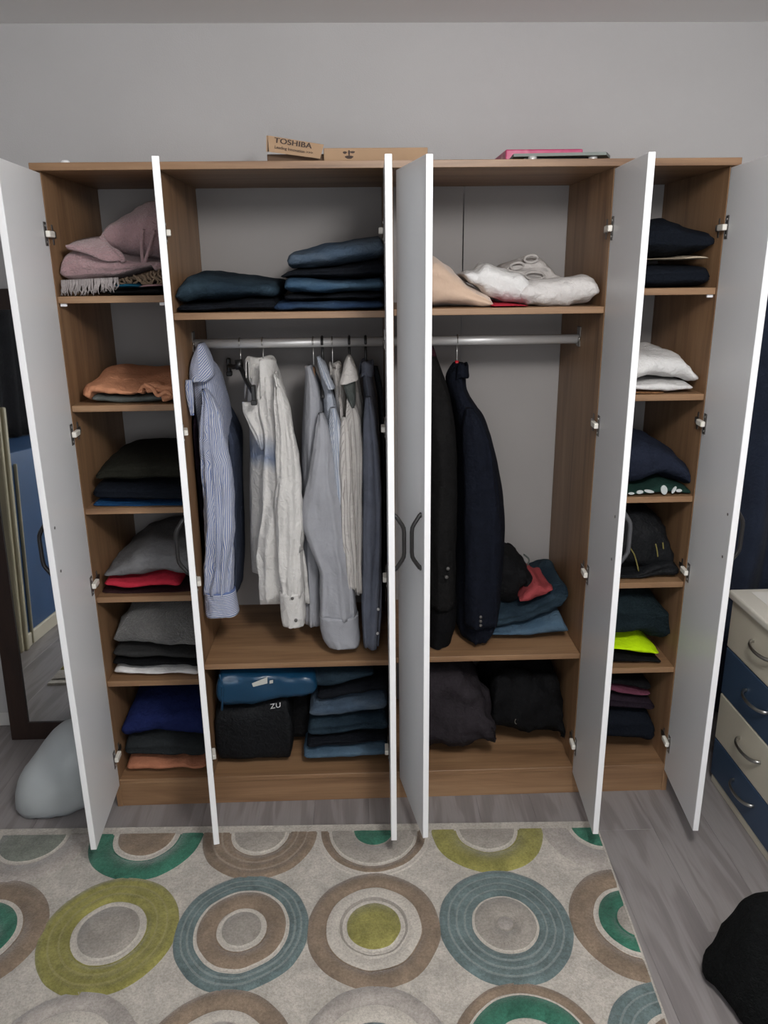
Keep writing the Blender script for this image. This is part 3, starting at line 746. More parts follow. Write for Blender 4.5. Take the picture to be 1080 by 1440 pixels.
# ================================================================ folded clothes on the shelves
LA, LB, LC, LD = (.184, .487), (.513, 1.134), (1.160, 1.7785), (1.805, 2.1096)
FLOORZ = .11
cn = lambda n, c, **k: cloth(n, c, **k)
K = dict(
    pink=cn('pink_plush', (.36, .225, .235), var=.14, vs=10, bump=.5, bs=120, sheen=.4), fringe=cn('grey_wool', (.30, .27, .265), var=.15), brown=cn('brown_knit', (.20, .145, .10), var=.25),
    cyan=cn('cyan_cotton', (.010, .09, .16)), rose=cn('rose_cotton', (.35, .21, .22)), black=cn('black_cotton', (.0055, .0055, .0062), var=.25), orange=cn('orange_linen', (.54, .25, .14), var=.08),
    greygreen=cn('grey_green_cotton', (.085, .095, .09), var=.25, vs=25), charcoal=cn('charcoal_cotton', (.03, .03, .032)), darkolive=cn('dark_olive_wool', (.013, .013, .0095)), navyblack=cn('blue_black_cotton', (.0058, .0078, .0125)),
    azure=cn('azure_cotton', (.012, .06, .16)), tee=cn('grey_jersey', (.145, .145, .15), var=.1), red=cn('red_jersey', (.42, .025, .045), var=.08), maroon=cn('dark_maroon', (.035, .014, .016)),
    fleece=cn('grey_fleece', (.085, .083, .08), var=.22, vs=18, bump=.6, bs=110, sheen=.35), dkgrey=cn('dark_grey_jersey', (.028, .028, .028)), white=cn('white_cotton', (.66, .65, .64), var=.04), royal=cn('royal_blue', (.009, .015, .07), var=.12),
    salmon=cn('salmon_cotton', (.40, .165, .095), var=.08), slate=cn('slate_wool', (.02, .023, .025)),
    dj1=cn('denim_dark_teal', (.011, .021, .032), worn=((.035, .06, .08), .6)), dj2=cn('denim_black', (.0065, .0078, .011)), dj3=cn('denim_mid', (.030, .065, .115), worn=((.085, .14, .19), .6)), dj4=cn('denim_faded', (.05, .075, .11), worn=((.115, .145, .18), .7)),
    dj5=cn('denim_indigo', (.018, .036, .075), worn=((.05, .085, .13), .5)), dj6=cn('denim_pale', (.055, .10, .15), worn=((.10, .15, .20), .6)), beige=cn('beige_knit', (.55, .40, .30), var=.05, vs=8, bump=.2, bs=30, sheen=.3), offwhite=cn('off_white_cotton', (.60, .575, .56), var=.05),
    greywhite=cn('grey_white_jersey', (.46, .43, .41), var=.06), mauve=cn('mauve_grey_fleece', (.024, .020, .0235), var=.15), coral=cn('coral_cotton', (.27, .048, .052)), navy=cn('navy_jersey', (.014, .018, .032), var=.2), cream=cn('cream_cotton', (.52, .44, .33)),
    print_=cn('brown_print', (.22, .11, .05), var=.8, vs=70), green=cn('bottle_green', (.012, .035, .028)), teal=cn('dark_teal_fleece', (.010, .018, .022), var=.2, bump=.5, bs=110), neon=cn('neon_yellow', (.55, .85, .005), var=.05), purple=cn('dark_purple', (.017, .011, .017)),
    pinkstrip=cn('dusty_pink', (.13, .04, .065)), asphalt=cn('asphalt_nylon', (.0085, .0092, .0105), rough=.6))


def fold1(name, label, cat, mk, sts, yf, lim, zmin, group=None, yb=.45, **kw):
    o = folded(name, K[mk], sts, yf, yb, lim, zmin + .0005, None, **kw); return prop(o, label, cat, group)


z = SH['A', 0]
ga, = ('clothes folded in the narrow shelf column by the mirror',)
fold1('folded_shirt', 'black folded garment at the bottom of the pink towel shelf', 'garment', 'black', [(150, 407, 418), (190, 406, 418), (229, 405, 418)], .02, LA, z, ga, layers=1, seed=1, amp=.003)
fold1('folded_cloth', 'bright blue folded cloth under the braided brown scarf', 'cloth', 'cyan', [(158, 399, 408), (180, 397, 407), (196, 399, 406)], .024, LA, z, ga, layers=1, seed=2, amp=.003)
fold1('folded_cloth', 'dusty pink cloth corner next to the bright blue folded cloth', 'cloth', 'rose', [(193, 402, 407), (205, 399, 406), (229, 398, 405)], .026, LA, z, ga, layers=1, seed=3, amp=.003)
sf = thing('scarf', 'brown scarf with twisted tassels bunched under the pink towel', 'scarf', (.42, .1, z + .03), ga)
folded('body', K['brown'], [(165, 392, 400), (190, 384, 399), (215, 376, 399), (229, 372, 398)], .05, .40, LA, z, sf, layers=1, seed=4)
rn = random.Random(2)
for k in range(15):
    u = 168 + 4.0 * k + rn.uniform(-1, 1); vt = 396 - .26 * (u - 165) + rn.uniform(-4, 2); p = [at(u + rn.uniform(-3, 5) * q, vt + (401 - vt) * q / 3, .042 - .006 * math.sin(q * 1.3)) for q in range(4)]
    if max(a[0] for a in p) < LA[1]: tube('tassel', K['brown'], smoothpts(p, 9), [.0032 * (1 + .25 * math.sin(i * 2.4)) for i in range(9)], sf, 6)
tw = thing('plush_towel', 'fringed dusty pink plush towel piled on the topmost narrow shelf by the mirror', 'towel', (.33, .2, z + .07), ga)
folded('lower_fold', K['pink'], [(82, 368, 397), (88, 350, 400), (100, 345, 402), (120, 347, 398), (140, 352, 395), (165, 360, 391), (195, 366, 386), (229, 368, 380)], .022, .44, LA, z + .015, tw, layers=3, seed=5, amp=.010, rise=.02)
folded('upper_fold', K['pink'], [(138, 345, 352), (142, 322, 356), (150, 308, 362), (165, 299, 370), (190, 288, 374), (212, 280, 376), (229, 277, 378)], .075, .44, LA, z + .02, tw, layers=1, seed=6, amp=.016, sc=(9, 9, 9))
# the turned-over lip of the towel
vs = []; fs = []; top_ = smoothpts([at(95, 349, .05), at(106, 341, .06), at(125, 336, .07), at(141, 334, .075)], 24); bot_ = smoothpts([at(97, 349, .03), at(122, 356, .008), at(148, 367, .000), at(173, 366, .010)], 24)
lip = smoothpts([at(101, 340, .013), at(122, 351, .004), at(140, 354, .0), at(152, 345, .012), at(163, 345, .03)], 24)
for i in range(24):
    for j in range(7):
        s = j / 6; p = top_[i] * (1 - s) + bot_[i] * s; vs.append(p + np.array([0, -.018 * math.sin(s * PI), .004 * math.sin(s * PI)]))
for i in range(23):
    for j in range(6): fs.append((i * 7 + j, i * 7 + j + 1, (i + 1) * 7 + j + 1, (i + 1) * 7 + j))
o = fromdata('turned_flap', vs, fs, K['pink'], tw); md = o.modifiers.new('t', 'SOLIDIFY'); md.thickness = .009; md.offset = 0
tube('rolled_hem', K['pink'], smoothpts([at(143, 334, .058), at(148, 342, .045), at(156, 350, .030), at(168, 357, .020), at(174, 368, .012)], 30), .008, tw, 10)
tube('rolled_hem', K['pink'], smoothpts([at(201, 322, .062), at(199, 345, .054), at(201, 374, .04)], 16), .005, tw, 8); tube('rolled_hem', K['pink'], smoothpts([at(217, 324, .062), at(212, 342, .054), at(202, 374, .04)], 16), .005, tw, 8)
bm = bmesh.new()
for k in range(46):
    u = 88 + 76 * k / 45 + rn.uniform(-1.5, 1.5); v0 = 394 - .05 * (u - 88); L_ = 22 + rn.uniform(-3, 3) - (4 if u > 140 else 0)
    addtube(bm, [at(u + q * rn.uniform(-1.2, 1.2), v0 + min(L_, 416 - v0) * q / 3, .014 - .003 * math.sin(q)) for q in range(4)], [.0036, .0032, .0026, .0012], 5)
frombm('fringe', bm, K['fringe'], tw, True)['kind'] = 'stuff'

z = SH['A', 1]
fold1('folded_shirt', 'dark grey garment behind the orange shirt', 'garment', 'charcoal', [(150, 527, 550), (190, 526, 550), (222, 521, 550), (246, 519, 550)], .24, LA, z, ga, layers=1, seed=7)
fold1('folded_shirt', 'grey green garment crumpled under the orange shirt', 'garment', 'greygreen', [(128, 553, 571), (150, 556, 571), (185, 556, 571), (215, 553, 569), (246, 552, 567)], .03, LA, z, ga, layers=1, seed=8, amp=.008)
osh = thing('orange_shirt', 'bright orange shirt loosely folded on the second shelf from the top', 'shirt', (.34, .2, z + .05), ga)
folded('body', K['orange'], [(116, 547, 561), (124, 543, 568), (132, 541, 567), (146, 540, 561), (165, 547, 557), (190, 549, 555), (215, 545, 558), (246, 540, 560)], .022, .36, LA, z + .008, osh, layers=1, seed=9, amp=.011, rise=.055, sc=(11, 9, 16))
folded('collar', K['orange'], [(192, 549, 553), (200, 541, 558), (215, 539, 562), (228, 543, 566), (240, 549, 563), (246, 553, 560)], .010, .075, LA, z + .005, osh, layers=2, seed=10, amp=.008)
tube('collar_fold', K['orange'], smoothpts([at(203, 540, .014), at(214, 546, .004), at(222, 556, .003), at(233, 551, .004), at(241, 556, .008)], 22), .006, osh, 8)

z = SH['A', 2]
fold1('folded_cloth', 'azure blue folded cloth with its corner showing under the darkest pile', 'cloth', 'azure', [(130, 708, 717), (145, 709, 717), (170, 712, 717), (262, 712, 717)], .018, LA, z, ga, layers=1, seed=11, amp=.002)
fold1('folded_trousers', 'blue black trousers folded over the azure cloth', 'trousers', 'navyblack', [(129, 684, 708), (165, 683, 710), (210, 683, 712), (262, 682, 712)], .022, LA, z + .003, ga, layers=2, seed=12)
fold1('folded_jumper', 'dark olive jumper on top of the darkest pile', 'jumper', 'darkolive', [(134, 660, 683), (150, 652, 683), (190, 649, 683), (262, 648, 682)], .04, LA, z + .06, ga, layers=2, seed=13, rise=.012)

z = SH['A', 3]
fold1('folded_shirt', 'dark maroon garment under the red shirt', 'garment', 'maroon', [(142, 832, 841), (190, 833, 841), (240, 832, 841), (272, 830, 840)], .03, LA, z, ga, layers=1, seed=14, amp=.003)
fold1('folded_shirt', 'bright red shirt folded below the grey tee', 'shirt', 'red', [(144, 816, 829), (158, 815, 829), (175, 817, 832), (195, 818, 835), (215, 813, 834), (235, 811, 834), (252, 817, 831)], .018, LA, z + .016, ga, layers=1, seed=15, amp=.005)
fold1('folded_shirt', 'mid grey tee heaped over the red shirt', 'shirt', 'tee', [(146, 806, 812), (155, 801, 814), (172, 792, 815), (192, 781, 820), (207, 776, 821), (222, 775, 816), (245, 774, 814), (272, 776, 818)], .022, LA, z + .05, ga, layers=1, seed=16, amp=.011, rise=.015, endp=5)

z = SH['A', 4]
fold1('folded_shirt', 'white garment showing as a crumpled edge under the grey fleece pile', 'garment', 'white', [(158, 942, 951), (170, 938, 952), (190, 942, 950), (215, 941, 952), (240, 942, 950), (262, 940, 953), (279, 943, 954)], .03, LA, z, ga, layers=1, seed=17, amp=.006)
fold1('folded_shirt', 'black garment between the white edge and the grey fleece', 'garment', 'black', [(158, 926, 942), (190, 928, 941), (240, 928, 942), (279, 930, 944)], .035, LA, z + .015, ga, layers=1, seed=18)
fold1('folded_jumper', 'dark grey jumper folded directly below the grey fleece', 'jumper', 'dkgrey', [(158, 913, 927), (190, 914, 929), (240, 916, 929), (279, 920, 931)], .03, LA, z + .04, ga, layers=1, seed=19)
fold1('folded_fleece', 'charcoal grey fleece blanket thickly folded on the fifth narrow shelf', 'blanket', 'fleece', [(157, 893, 908), (163, 884, 913), (180, 872, 914), (205, 864, 917), (235, 861, 921), (255, 860, 925), (270, 862, 933), (279, 864, 933)], .020, LA, z + .07, ga, layers=1, seed=20, amp=.012, rise=.02)

z = FLOORZ
fold1('folded_shirt', 'salmon shirt at the bottom of the wardrobe floor pile', 'shirt', 'salmon', [(176, 1072, 1089), (200, 1070, 1086), (240, 1073, 1083), (262, 1068, 1083), (270, 1076, 1083), (290, 1070, 1082)], .028, LA, z, ga, layers=1, seed=21, amp=.004)
fold1('folded_jumper', 'slate grey jumper between the salmon shirt and a royal blue top', 'jumper', 'slate', [(173, 1044, 1070), (200, 1042, 1070), (230, 1036, 1072), (290, 1046, 1072)], .03, LA, z + .025, ga, layers=2, seed=22)
fold1('folded_jumper', 'royal blue top folded over the slate grey jumper', 'jumper', 'royal', [(171, 1014, 1042), (185, 1006, 1042), (210, 1003, 1041), (226, 1003, 1036), (245, 1002, 1040), (270, 1003, 1047), (290, 1006, 1050)], .032, LA, z + .09, ga, layers=1, seed=23, amp=.010, rise=.02)

z = SH['B', 0]; gj = 'jeans folded on the wide upper shelf'
JN = (('pair of black jeans folded at the foot of the small stack', 'dj2', [(247, 428, 441), (300, 426, 441), (350, 420, 441), (388, 418, 441)], .02, 2, 0),
      ('dark teal jeans on top of the small stack of two', 'dj1', [(246, 404, 427), (256, 392, 428), (270, 384, 427), (295, 388, 426), (330, 393, 421), (365, 396, 419), (388, 400, 418)], .024, 1, .02),
      ('indigo jeans at the very bottom of the tall denim stack', 'dj5', [(386, 426, 440), (394, 424, 440), (450, 424, 440), (540, 421, 439)], .012, 1, 0),
      ('dark jeans second from the bottom of the tall denim stack', 'dj2', [(401, 413, 425), (450, 415, 425), (540, 410, 423)], .022, 1, 0),
      ('mid blue jeans third from the bottom of the tall denim stack', 'dj3', [(399, 392, 414), (420, 390, 414), (460, 393, 416), (500, 392, 415), (540, 390, 412)], .018, 1, 0),
      ('black jeans just below the top pair of the tall denim stack', 'dj2', [(395, 386, 391), (408, 379, 394), (440, 377, 395), (480, 372, 395), (540, 363, 393)], .022, 2, 0),
      ('faded grey blue jeans on top of the tall denim stack', 'dj4', [(404, 357, 380), (418, 352, 380), (445, 346, 378), (480, 341, 374), (510, 333, 372), (540, 330, 366)], .02, 1, .012))
zb_ = {0: z, 1: z + .02, 2: z, 3: z + .02, 4: z + .035, 5: z + .07, 6: z + .10}
for k, (lb, mk, st, yf, ly, ri) in enumerate(JN): fold1('folded_jeans', lb, 'jeans', mk, st, yf, LB, zb_[k], gj, layers=ly, seed=30 + k, rise=ri, amp=.007)

# lower floor bay under the shirts
gb = 'clothes and bags on the wardrobe floor below the shirts'
bg = thing('black_carrier_bag', 'black carrier bag with white letters standing under the blue plastic bag', 'bag', (.72, .2, FLOORZ), gb)
folded('body', K['asphalt'], [(301, 999, 1076), (320, 999, 1076), (345, 996, 1075), (375, 990, 1075), (400, 984, 1074), (410, 984, 1073)], .05, .40, LB, FLOORZ, bg, layers=1, seed=40, amp=.006, e=6, endp=14)
pz = at(380, 994, .042); lettering('lettering', 'ZU', pz + np.array([0, 0, -.008]), (1, 0, .16), (0, 0, 1), .027, plain('print_white', (.62, .62, .62), .6), bg, .0003, .15, 1.1)
fold1('folded_trousers', 'black trousers pushed in behind the black carrier bag', 'trousers', 'black', [(395, 985, 1050), (420, 978, 1050), (436, 975, 1048)], .16, LB, FLOORZ, gb, layers=2, seed=41)
for k, (lb, mk, st, yf, zb, ly) in enumerate((
        ('pale blue jeans at the bottom of the floor denim stack', 'dj6', [(427, 1057, 1070), (440, 1057, 1070), (480, 1055, 1068), (545, 1050, 1064)], .04, FLOORZ, 1),
        ('thin blue black jeans above the pale pair on the wardrobe floor', 'dj2', [(432, 1042, 1058), (480, 1040, 1057), (545, 1036, 1052)], .05, FLOORZ + .02, 2),
        ('dark teal jeans in the middle of the floor denim stack', 'dj1', [(433, 1019, 1043), (445, 1013, 1044), (500, 1009, 1042), (545, 1004, 1038)], .055, FLOORZ + .06, 2),
        ('washed blue jeans with a rolled edge high in the floor stack', 'dj4', [(435, 998, 1009), (442, 993, 1012), (460, 992, 1013), (490, 985, 1011), (520, 979, 1007), (545, 977, 1004)], .05, FLOORZ + .12, 1),
        ('black jeans lying on the washed blue pair', 'dj2', [(446, 972, 993), (480, 966, 988), (545, 958, 980)], .06, FLOORZ + .17, 1),
        ('dark denim with a pale hem squeezed under the shelf', 'dj1', [(424, 948, 962), (440, 946, 970), (458, 946, 972), (490, 946, 964), (525, 946, 953)], .045, FLOORZ + .2, 1))):
    fold1('folded_jeans', lb, 'jeans', mk, st, yf, LB, zb, gb, layers=ly, seed=42 + k)
bl = thing('blue_plastic_bag', 'shiny blue plastic bag with white print lying under the shirt bay shelf', 'bag', (.8, .2, .4), gb)
M_bp = plain('blue_polythene', (.006, .042, .092), .3, var=.15, vscale=6, bump=.3, bscale=25)
folded('body', M_bp, [(305, 948, 999), (312, 947, 1000), (335, 947, 1000), (360, 947, 997), (395, 948, 990), (430, 949, 984), (446, 953, 979)], .025, .36, LB, FLOORZ + .2, bl, layers=1, seed=50, amp=.009, e=4, endp=12)
tube('side_seam', M_bp, smoothpts([at(309, 948, .027), at(313, 970, .018), at(312, 999, .022)], 12), .004, bl, 8)
M_pw = plain('printed_white', (.50, .50, .46), .6)
for q in (((354, 961), (376, 952), (376, 961), (356, 966)), ((379, 957), (384, 956), (384, 960.5), (379, 961.5))):
    bm = bmesh.new(); a = [bm.verts.new(at(*p, .0175)) for p in q]; b = [bm.verts.new(at(*p, .0195)) for p in q]; bm.faces.new(a); bm.faces.new(b[::-1])
    for k in range(4): bm.faces.new((a[k], a[(k + 1) % 4], b[(k + 1) % 4], b[k]))
    frombm('print', bm, M_pw, bl)

z = SH['C', 0]; gc = 'clothes on the wide upper shelf next to the jeans'
fold1('folded_jumper', 'beige knitted jumper heaped on the wide upper shelf', 'jumper', 'beige', [(596, 358, 434), (612, 360, 434), (632, 372, 434), (648, 385, 434), (665, 400, 434), (682, 412, 434), (692, 421, 433), (696, 427, 431)], .03, LC, z, gc, layers=2, seed=60, amp=.014, rise=.0, sc=(9, 9, 12))
fold1('red_cloth', 'red cloth peeping out under the white clothes', 'cloth', 'red', [(692, 427, 434), (715, 427, 434), (745, 429, 433)], .018, LC, z, gc, layers=1, seed=61, amp=.003)
fold1('rolled_vest', 'rolled white top lying lengthwise on the wide upper shelf', 'shirt', 'offwhite', [(732, 399, 430), (745, 395, 431), (765, 392, 431), (790, 390, 431), (815, 389, 430), (832, 389, 429), (841, 392, 425)], .03, LC, z, gc, layers=1, seed=62, amp=.010, e=2.3, yb=.22, sc=(14, 9, 20), endp=12)
fold1('white_shirt', 'bright white crumpled shirt leaning on the beige jumper', 'shirt', 'white', [(653, 383, 394), (662, 378, 398), (672, 380, 402), (681, 369, 408), (690, 367, 414), (702, 373, 420), (718, 381, 427), (735, 388, 430), (748, 398, 430)], .04, LC, z + .002, gc, layers=1, seed=63, amp=.014, yb=.25, sc=(12, 9, 14))
vt = thing('vest_top', 'grey white vest with round arm holes bunched behind the rolled white top', 'vest', (1.5, .3, z + .08), gc)
folded('body', K['greywhite'], [(700, 380, 400), (712, 372, 400), (728, 368, 400), (740, 362, 400), (756, 359, 400), (772, 370, 400), (787, 385, 400)], .24, .43, LC, z, vt, layers=2, seed=64, amp=.013)
for (u, v, rx, rz, q) in ((747, 364, .021, .011, 0), (727, 374, .020, .010, .3), (752, 388, .03, .012, -.4)):
    c = at(u, v, .232); tube('arm_hole', K['greywhite'], [(c[0] + rx * math.cos(t) + rz * q * math.sin(t), c[1] - .006 * math.sin(t), c[2] + rz * math.sin(t)) for t in np.linspace(0, 2 * PI, 22)], .0042, vt, 7)

z = SH['CL', 0]; gl_ = 'clothes heaped beside the hanging coats'
fold1('folded_jeans', 'pale blue jeans at the bottom of the heap beside the coats', 'jeans', 'dj6', [(690, 890, 896), (715, 887, 896), (740, 882, 896), (768, 874, 895), (788, 866, 895), (794, 868, 894), (798, 880, 891)], .10, LC, z, gl_, layers=1, seed=70)
fold1('folded_jeans', 'dark blue jeans sloping over the pale pair beside the coats', 'jeans', 'dj1', [(690, 862, 893), (715, 860, 889), (745, 849, 880), (770, 836, 872), (790, 826, 864), (801, 824, 850)], .11, LC, z + .012, gl_, layers=2, seed=71, amp=.01)
fold1('coral_top', 'coral red top crumpled on the dark blue jeans', 'top', 'coral', [(732, 843, 846), (742, 832, 846), (750, 821, 846), (758, 819, 844), (768, 829, 841), (777, 825, 834)], .10, LC, z + .09, gl_, layers=1, seed=72, amp=.012, yb=.32)
fold1('black_jumper', 'black jumper bulging out behind the navy jacket', 'jumper', 'black', [(690, 780, 862), (712, 784, 862), (724, 790, 860), (738, 800, 852), (748, 811, 842), (755, 820, 834)], .13, LC, z + .05, gl_, layers=1, seed=73, amp=.014, yb=.40)
fold1('black_cloth', 'black cloth bunched in the corner behind the coral top', 'cloth', 'black', [(752, 818, 850), (764, 815, 850), (774, 811, 850), (786, 812, 850), (797, 822, 850)], .30, LC, z, gl_, layers=1, seed=74, amp=.012)
o = tube('looped_cable', M_black, smoothpts([at(714, 782, .22), at(726, 781, .24), at(735, 790, .25), at(736, 796, .24), at(728, 797, .22)], 24), .0016, None, 6); prop(o, 'thin dark wire loop sticking up from the black jumper', 'cable', gl_)
o = tube('grey_strap', K['greygreen'], smoothpts([at(737, 780, .28), at(744, 787, .28), at(742, 797, .27), at(748, 803, .27), at(755, 812, .28)], 24), .007, None, 8, .4); prop(o, 'grey woven strap curling up behind the black jumper', 'strap', gl_)

gf = 'garments on the wardrobe floor below the coats'
fold1('folded_hoodie', 'mauve grey fleece hoodie heaped on the wardrobe floor', 'hoodie', 'mauve', [(596, 946, 1071), (612, 944, 1070), (632, 944, 1069), (648, 948, 1065), (662, 960, 1061), (676, 972, 1057), (686, 1005, 1054), (694, 1036, 1048)], .035, LC, FLOORZ, gf, layers=3, seed=80, amp=.030, sc=(11, 10, 13))
bj = thing('black_jacket', 'black quilted jacket stuffed in beside the mauve hoodie', 'jacket', (1.6, .25, FLOORZ), gf)
folded('body', K['black'], [(694, 968, 1034), (702, 958, 1036), (715, 950, 1040), (735, 956, 1043), (755, 962, 1044), (775, 956, 1044), (788, 974, 1045), (798, 1030, 1044)], .10, .45, LC, FLOORZ, bj, layers=2, seed=81, amp=.03, sc=(12, 12, 12))
c = at(727, 1014, .092); tube('buckle', M_steel, [(c[0] + .008 * math.cos(t), c[1], c[2] + .011 * math.sin(t)) for t in np.linspace(0, 2 * PI, 16)], .0022, bj, 6)

z = SH['D', 0]; gd = 'clothes folded in the narrow shelf column by the chest'
fold1('folded_jumper', 'blue black jumper at the bottom of the topmost pile by the chest', 'jumper', 'navyblack', [(890, 374, 406), (930, 373, 406), (965, 371, 406), (990, 371, 405), (1001, 375, 405)], .03, LD, z, gd, layers=2, seed=90)
fold1('cream_shirt', 'cream shirt edge sandwiched between two blue black garments', 'shirt', 'cream', [(890, 368, 376), (930, 366, 376), (960, 362, 375), (985, 358, 374), (999, 361, 378)], .022, LD, z + .08, gd, layers=1, seed=91, amp=.003)
fold1('folded_hoodie', 'blue black hoodie on top of the cream shirt', 'hoodie', 'navyblack', [(888, 312, 370), (915, 308, 369), (945, 307, 367), (970, 314, 364), (990, 318, 361), (1006, 322, 350)], .035, LD, z + .09, gd, layers=2, seed=92, amp=.012)
z = SH['D', 1]
fold1('patterned_cloth', 'brown patterned cloth under the white shirts', 'cloth', 'print_', [(870, 550, 556), (900, 551, 556), (935, 552, 556)], .02, LD, z, gd, layers=1, seed=93, amp=.003)
fold1('maroon_cloth', 'dark maroon cloth tucked in the corner beside the white shirts', 'cloth', 'maroon', [(960, 540, 554), (980, 536, 554), (990, 542, 553)], .12, LD, z, gd, layers=1, seed=94)
fold1('white_shirt', 'white folded shirt under another crumpled white one', 'shirt', 'white', [(868, 543, 551), (895, 540, 549), (920, 538, 552), (950, 539, 555), (970, 539, 557), (977, 540, 557)], .018, LD, z + .004, gd, layers=1, seed=95, amp=.006)
fold1('white_shirt', 'white crumpled shirt topping the pile with patterned cloth below', 'shirt', 'white', [(868, 498, 540), (895, 495, 540), (925, 496, 538), (945, 496, 539), (957, 499, 539), (968, 509, 539), (978, 520, 539), (983, 524, 539)], .022, LD, z + .03, gd, layers=1, seed=96, amp=.016, rise=.01, sc=(11, 9, 14))
z = SH['D', 2]
pr = thing('printed_shirt', 'bottle green shirt with white print below the navy sweatshirt', 'shirt', (1.95, .2, z), gd)
folded('body', K['green'], [(858, 690, 700), (900, 688, 700), (940, 680, 700), (965, 686, 700), (975, 690, 700)], .012, .42, LD, z, pr, layers=1, seed=97, amp=.004)
M_wp = plain('white_print', (.50, .53, .52), .7)
for (u, v, w, h, a) in ((888, 694, 5, 2, 0), (900, 692, 6, 3, .3), (913, 691, 9, 2.4, -.4), (934, 689, 5.5, 8, .2), (948, 689, 3, 6, -.5), (955, 690, 5, 2.6, .1)):
    c = at(u, v, .009); s_ = .00195; bm = bmesh.new()
    ring = [(c[0] + s_ * (w * math.cos(t) * math.cos(a) - h * math.sin(t) * math.sin(a)), c[2] + s_ * (w * math.cos(t) * math.sin(a) * .5 + h * math.sin(t))) for t in np.linspace(0, 2 * PI, 13)[:-1]]
    f_ = [bm.verts.new((x, .0085, max(zz_, z + .002))) for x, zz_ in ring]; g_ = [bm.verts.new((x, .0125, max(zz_, z + .002))) for x, zz_ in ring]; bm.faces.new(f_); bm.faces.new(g_[::-1])
    for k in range(12): bm.faces.new((f_[k], f_[(k + 1) % 12], g_[(k + 1) % 12], g_[k]))
    frombm('print', bm, M_wp, pr)
fold1('navy_sweatshirt', 'navy sweatshirt heaped over the printed green shirt', 'sweatshirt', 'navy', [(858, 622, 688), (885, 620, 688), (910, 619, 687), (932, 624, 680), (952, 636, 684), (968, 652, 692), (979, 666, 698)], .024, LD, z + .018, gd, layers=1, seed=98, amp=.014, sc=(9, 9, 12))
z = SH['D', 3]
kb = thing('black_backpack', 'black bag with yellow green zips squashed onto the fourth narrow shelf', 'bag', (1.95, .2, z), gd)
folded('body', K['asphalt'], [(850, 716, 808), (880, 717, 808), (905, 719, 809), (925, 727, 808), (940, 745, 806), (948, 775, 802)], .05, .44, LD, z, kb, layers=1, seed=99, amp=.014)
M_zip = plain('yellow_zip', (.20, .17, .05), .6)
for pts in (((884, 768), (891, 778), (895, 790), (898, 803)), ((922, 765), (924, 774), (925, 783)), ((932, 763), (933, 772)), ((911, 752), (916, 756))):
    tube('zip', M_zip, smoothpts([at(*p, .043) for p in pts], 12), .0024, kb, 6)
fold1('folded_jumper', 'asphalt grey garment under the black bag with yellow zips', 'garment', 'asphalt', [(850, 806, 821), (885, 808, 821), (905, 804, 821), (925, 792, 820), (945, 783, 820), (955, 792, 816)], .025, LD, z, gd, layers=2, seed=100, amp=.008, yb=.3)
z = SH['D', 4]
fold1('folded_trousers', 'black trousers at the bottom of the pile with the neon piece', 'trousers', 'black', [(845, 918, 940), (880, 921, 941), (905, 924, 941), (922, 926, 938), (930, 930, 936)], .03, LD, z, gd, layers=1, seed=101)
fold1('neon_vest', 'neon yellow garment edge glowing between dark clothes', 'vest', 'neon', [(845, 910, 917), (865, 908, 917), (885, 906, 921), (905, 903, 925), (918, 909, 926), (928, 917, 923)], .018, LD, z + .03, gd, layers=1, seed=102, amp=.005, e=2.2)
fold1('folded_fleece', 'dark teal fleece folded over the neon yellow garment', 'fleece', 'teal', [(845, 838, 908), (875, 838, 908), (905, 840, 906), (928, 846, 908), (940, 860, 908), (945, 882, 900)], .03, LD, z + .05, gd, layers=2, seed=103, amp=.012)
z = FLOORZ
fold1('folded_trousers', 'blue black trousers at the foot of the pile by the chest', 'trousers', 'navyblack', [(840, 1005, 1047), (870, 1003, 1047), (905, 1003, 1049), (922, 1010, 1053)], .05, LD, z, gd, layers=2, seed=104)
fold1('folded_jumper', 'dark purple jumper below the dusty pink folded top', 'jumper', 'purple', [(840, 974, 1005), (880, 978, 1004), (916, 984, 1004), (922, 990, 1002)], .05, LD, z + .1, gd, layers=2, seed=105)
fold1('pink_top', 'dusty pink top showing as a thin fold in a dark pile', 'top', 'pinkstrip', [(840, 962, 973), (862, 965, 974), (885, 971, 980), (905, 975, 982), (917, 976, 981)], .045, LD, z + .17, gd, layers=1, seed=106, amp=.003)
fold1('folded_shirt', 'black shirt on top of the dusty pink fold', 'shirt', 'black', [(840, 953, 964), (880, 955, 971), (916, 962, 976)], .055, LD, z + .19, gd, layers=1, seed=107)

# ================================================================ hanging clothes
ST2 = cn('blue_stripe_bias', (.47, .485, .53), stripe=((.14, .185, .34), .0066, .46, .8), var=.04, bump=.3, bs=40)
ST = cn('blue_white_stripe', (.49, .50, .54), stripe=((.13, .175, .335), .0066, .46), var=.04, bump=.3, bs=40)
PS_ = cn('pale_pinstripe', (.52, .495, .47), stripe=((.33, .305, .29), .015, .20), var=.05)
zb0, zb1 = at(368, 662, .12)[2], at(368, 612, .12)[2]
LINP = cn('white_linen', (.58, .565, .545), var=.05, bump=.45, bs=38)
LIN = cn('white_linen_dyed', (.58, .565, .545), var=.05, bump=.45, bs=38, band=((.17, .22, .33), zb0, zb1))
GR = cn('light_grey_poplin', (.31, .315, .34), var=.06, bump=.25, bs=30); GB = cn('grey_blue_chambray', (.155, .17, .215), var=.12, bump=.25, bs=45); PW_ = cn('pale_blue_white', (.44, .46, .50), stripe=((.24, .28, .36), .009, .35), var=.06)
SL = cn('slate_blue_cotton', (.045, .055, .085), var=.15); PU = cn('dark_plum_cotton', (.03, .018, .03)); BKS = cn('black_shirting', (.022, .025, .028))
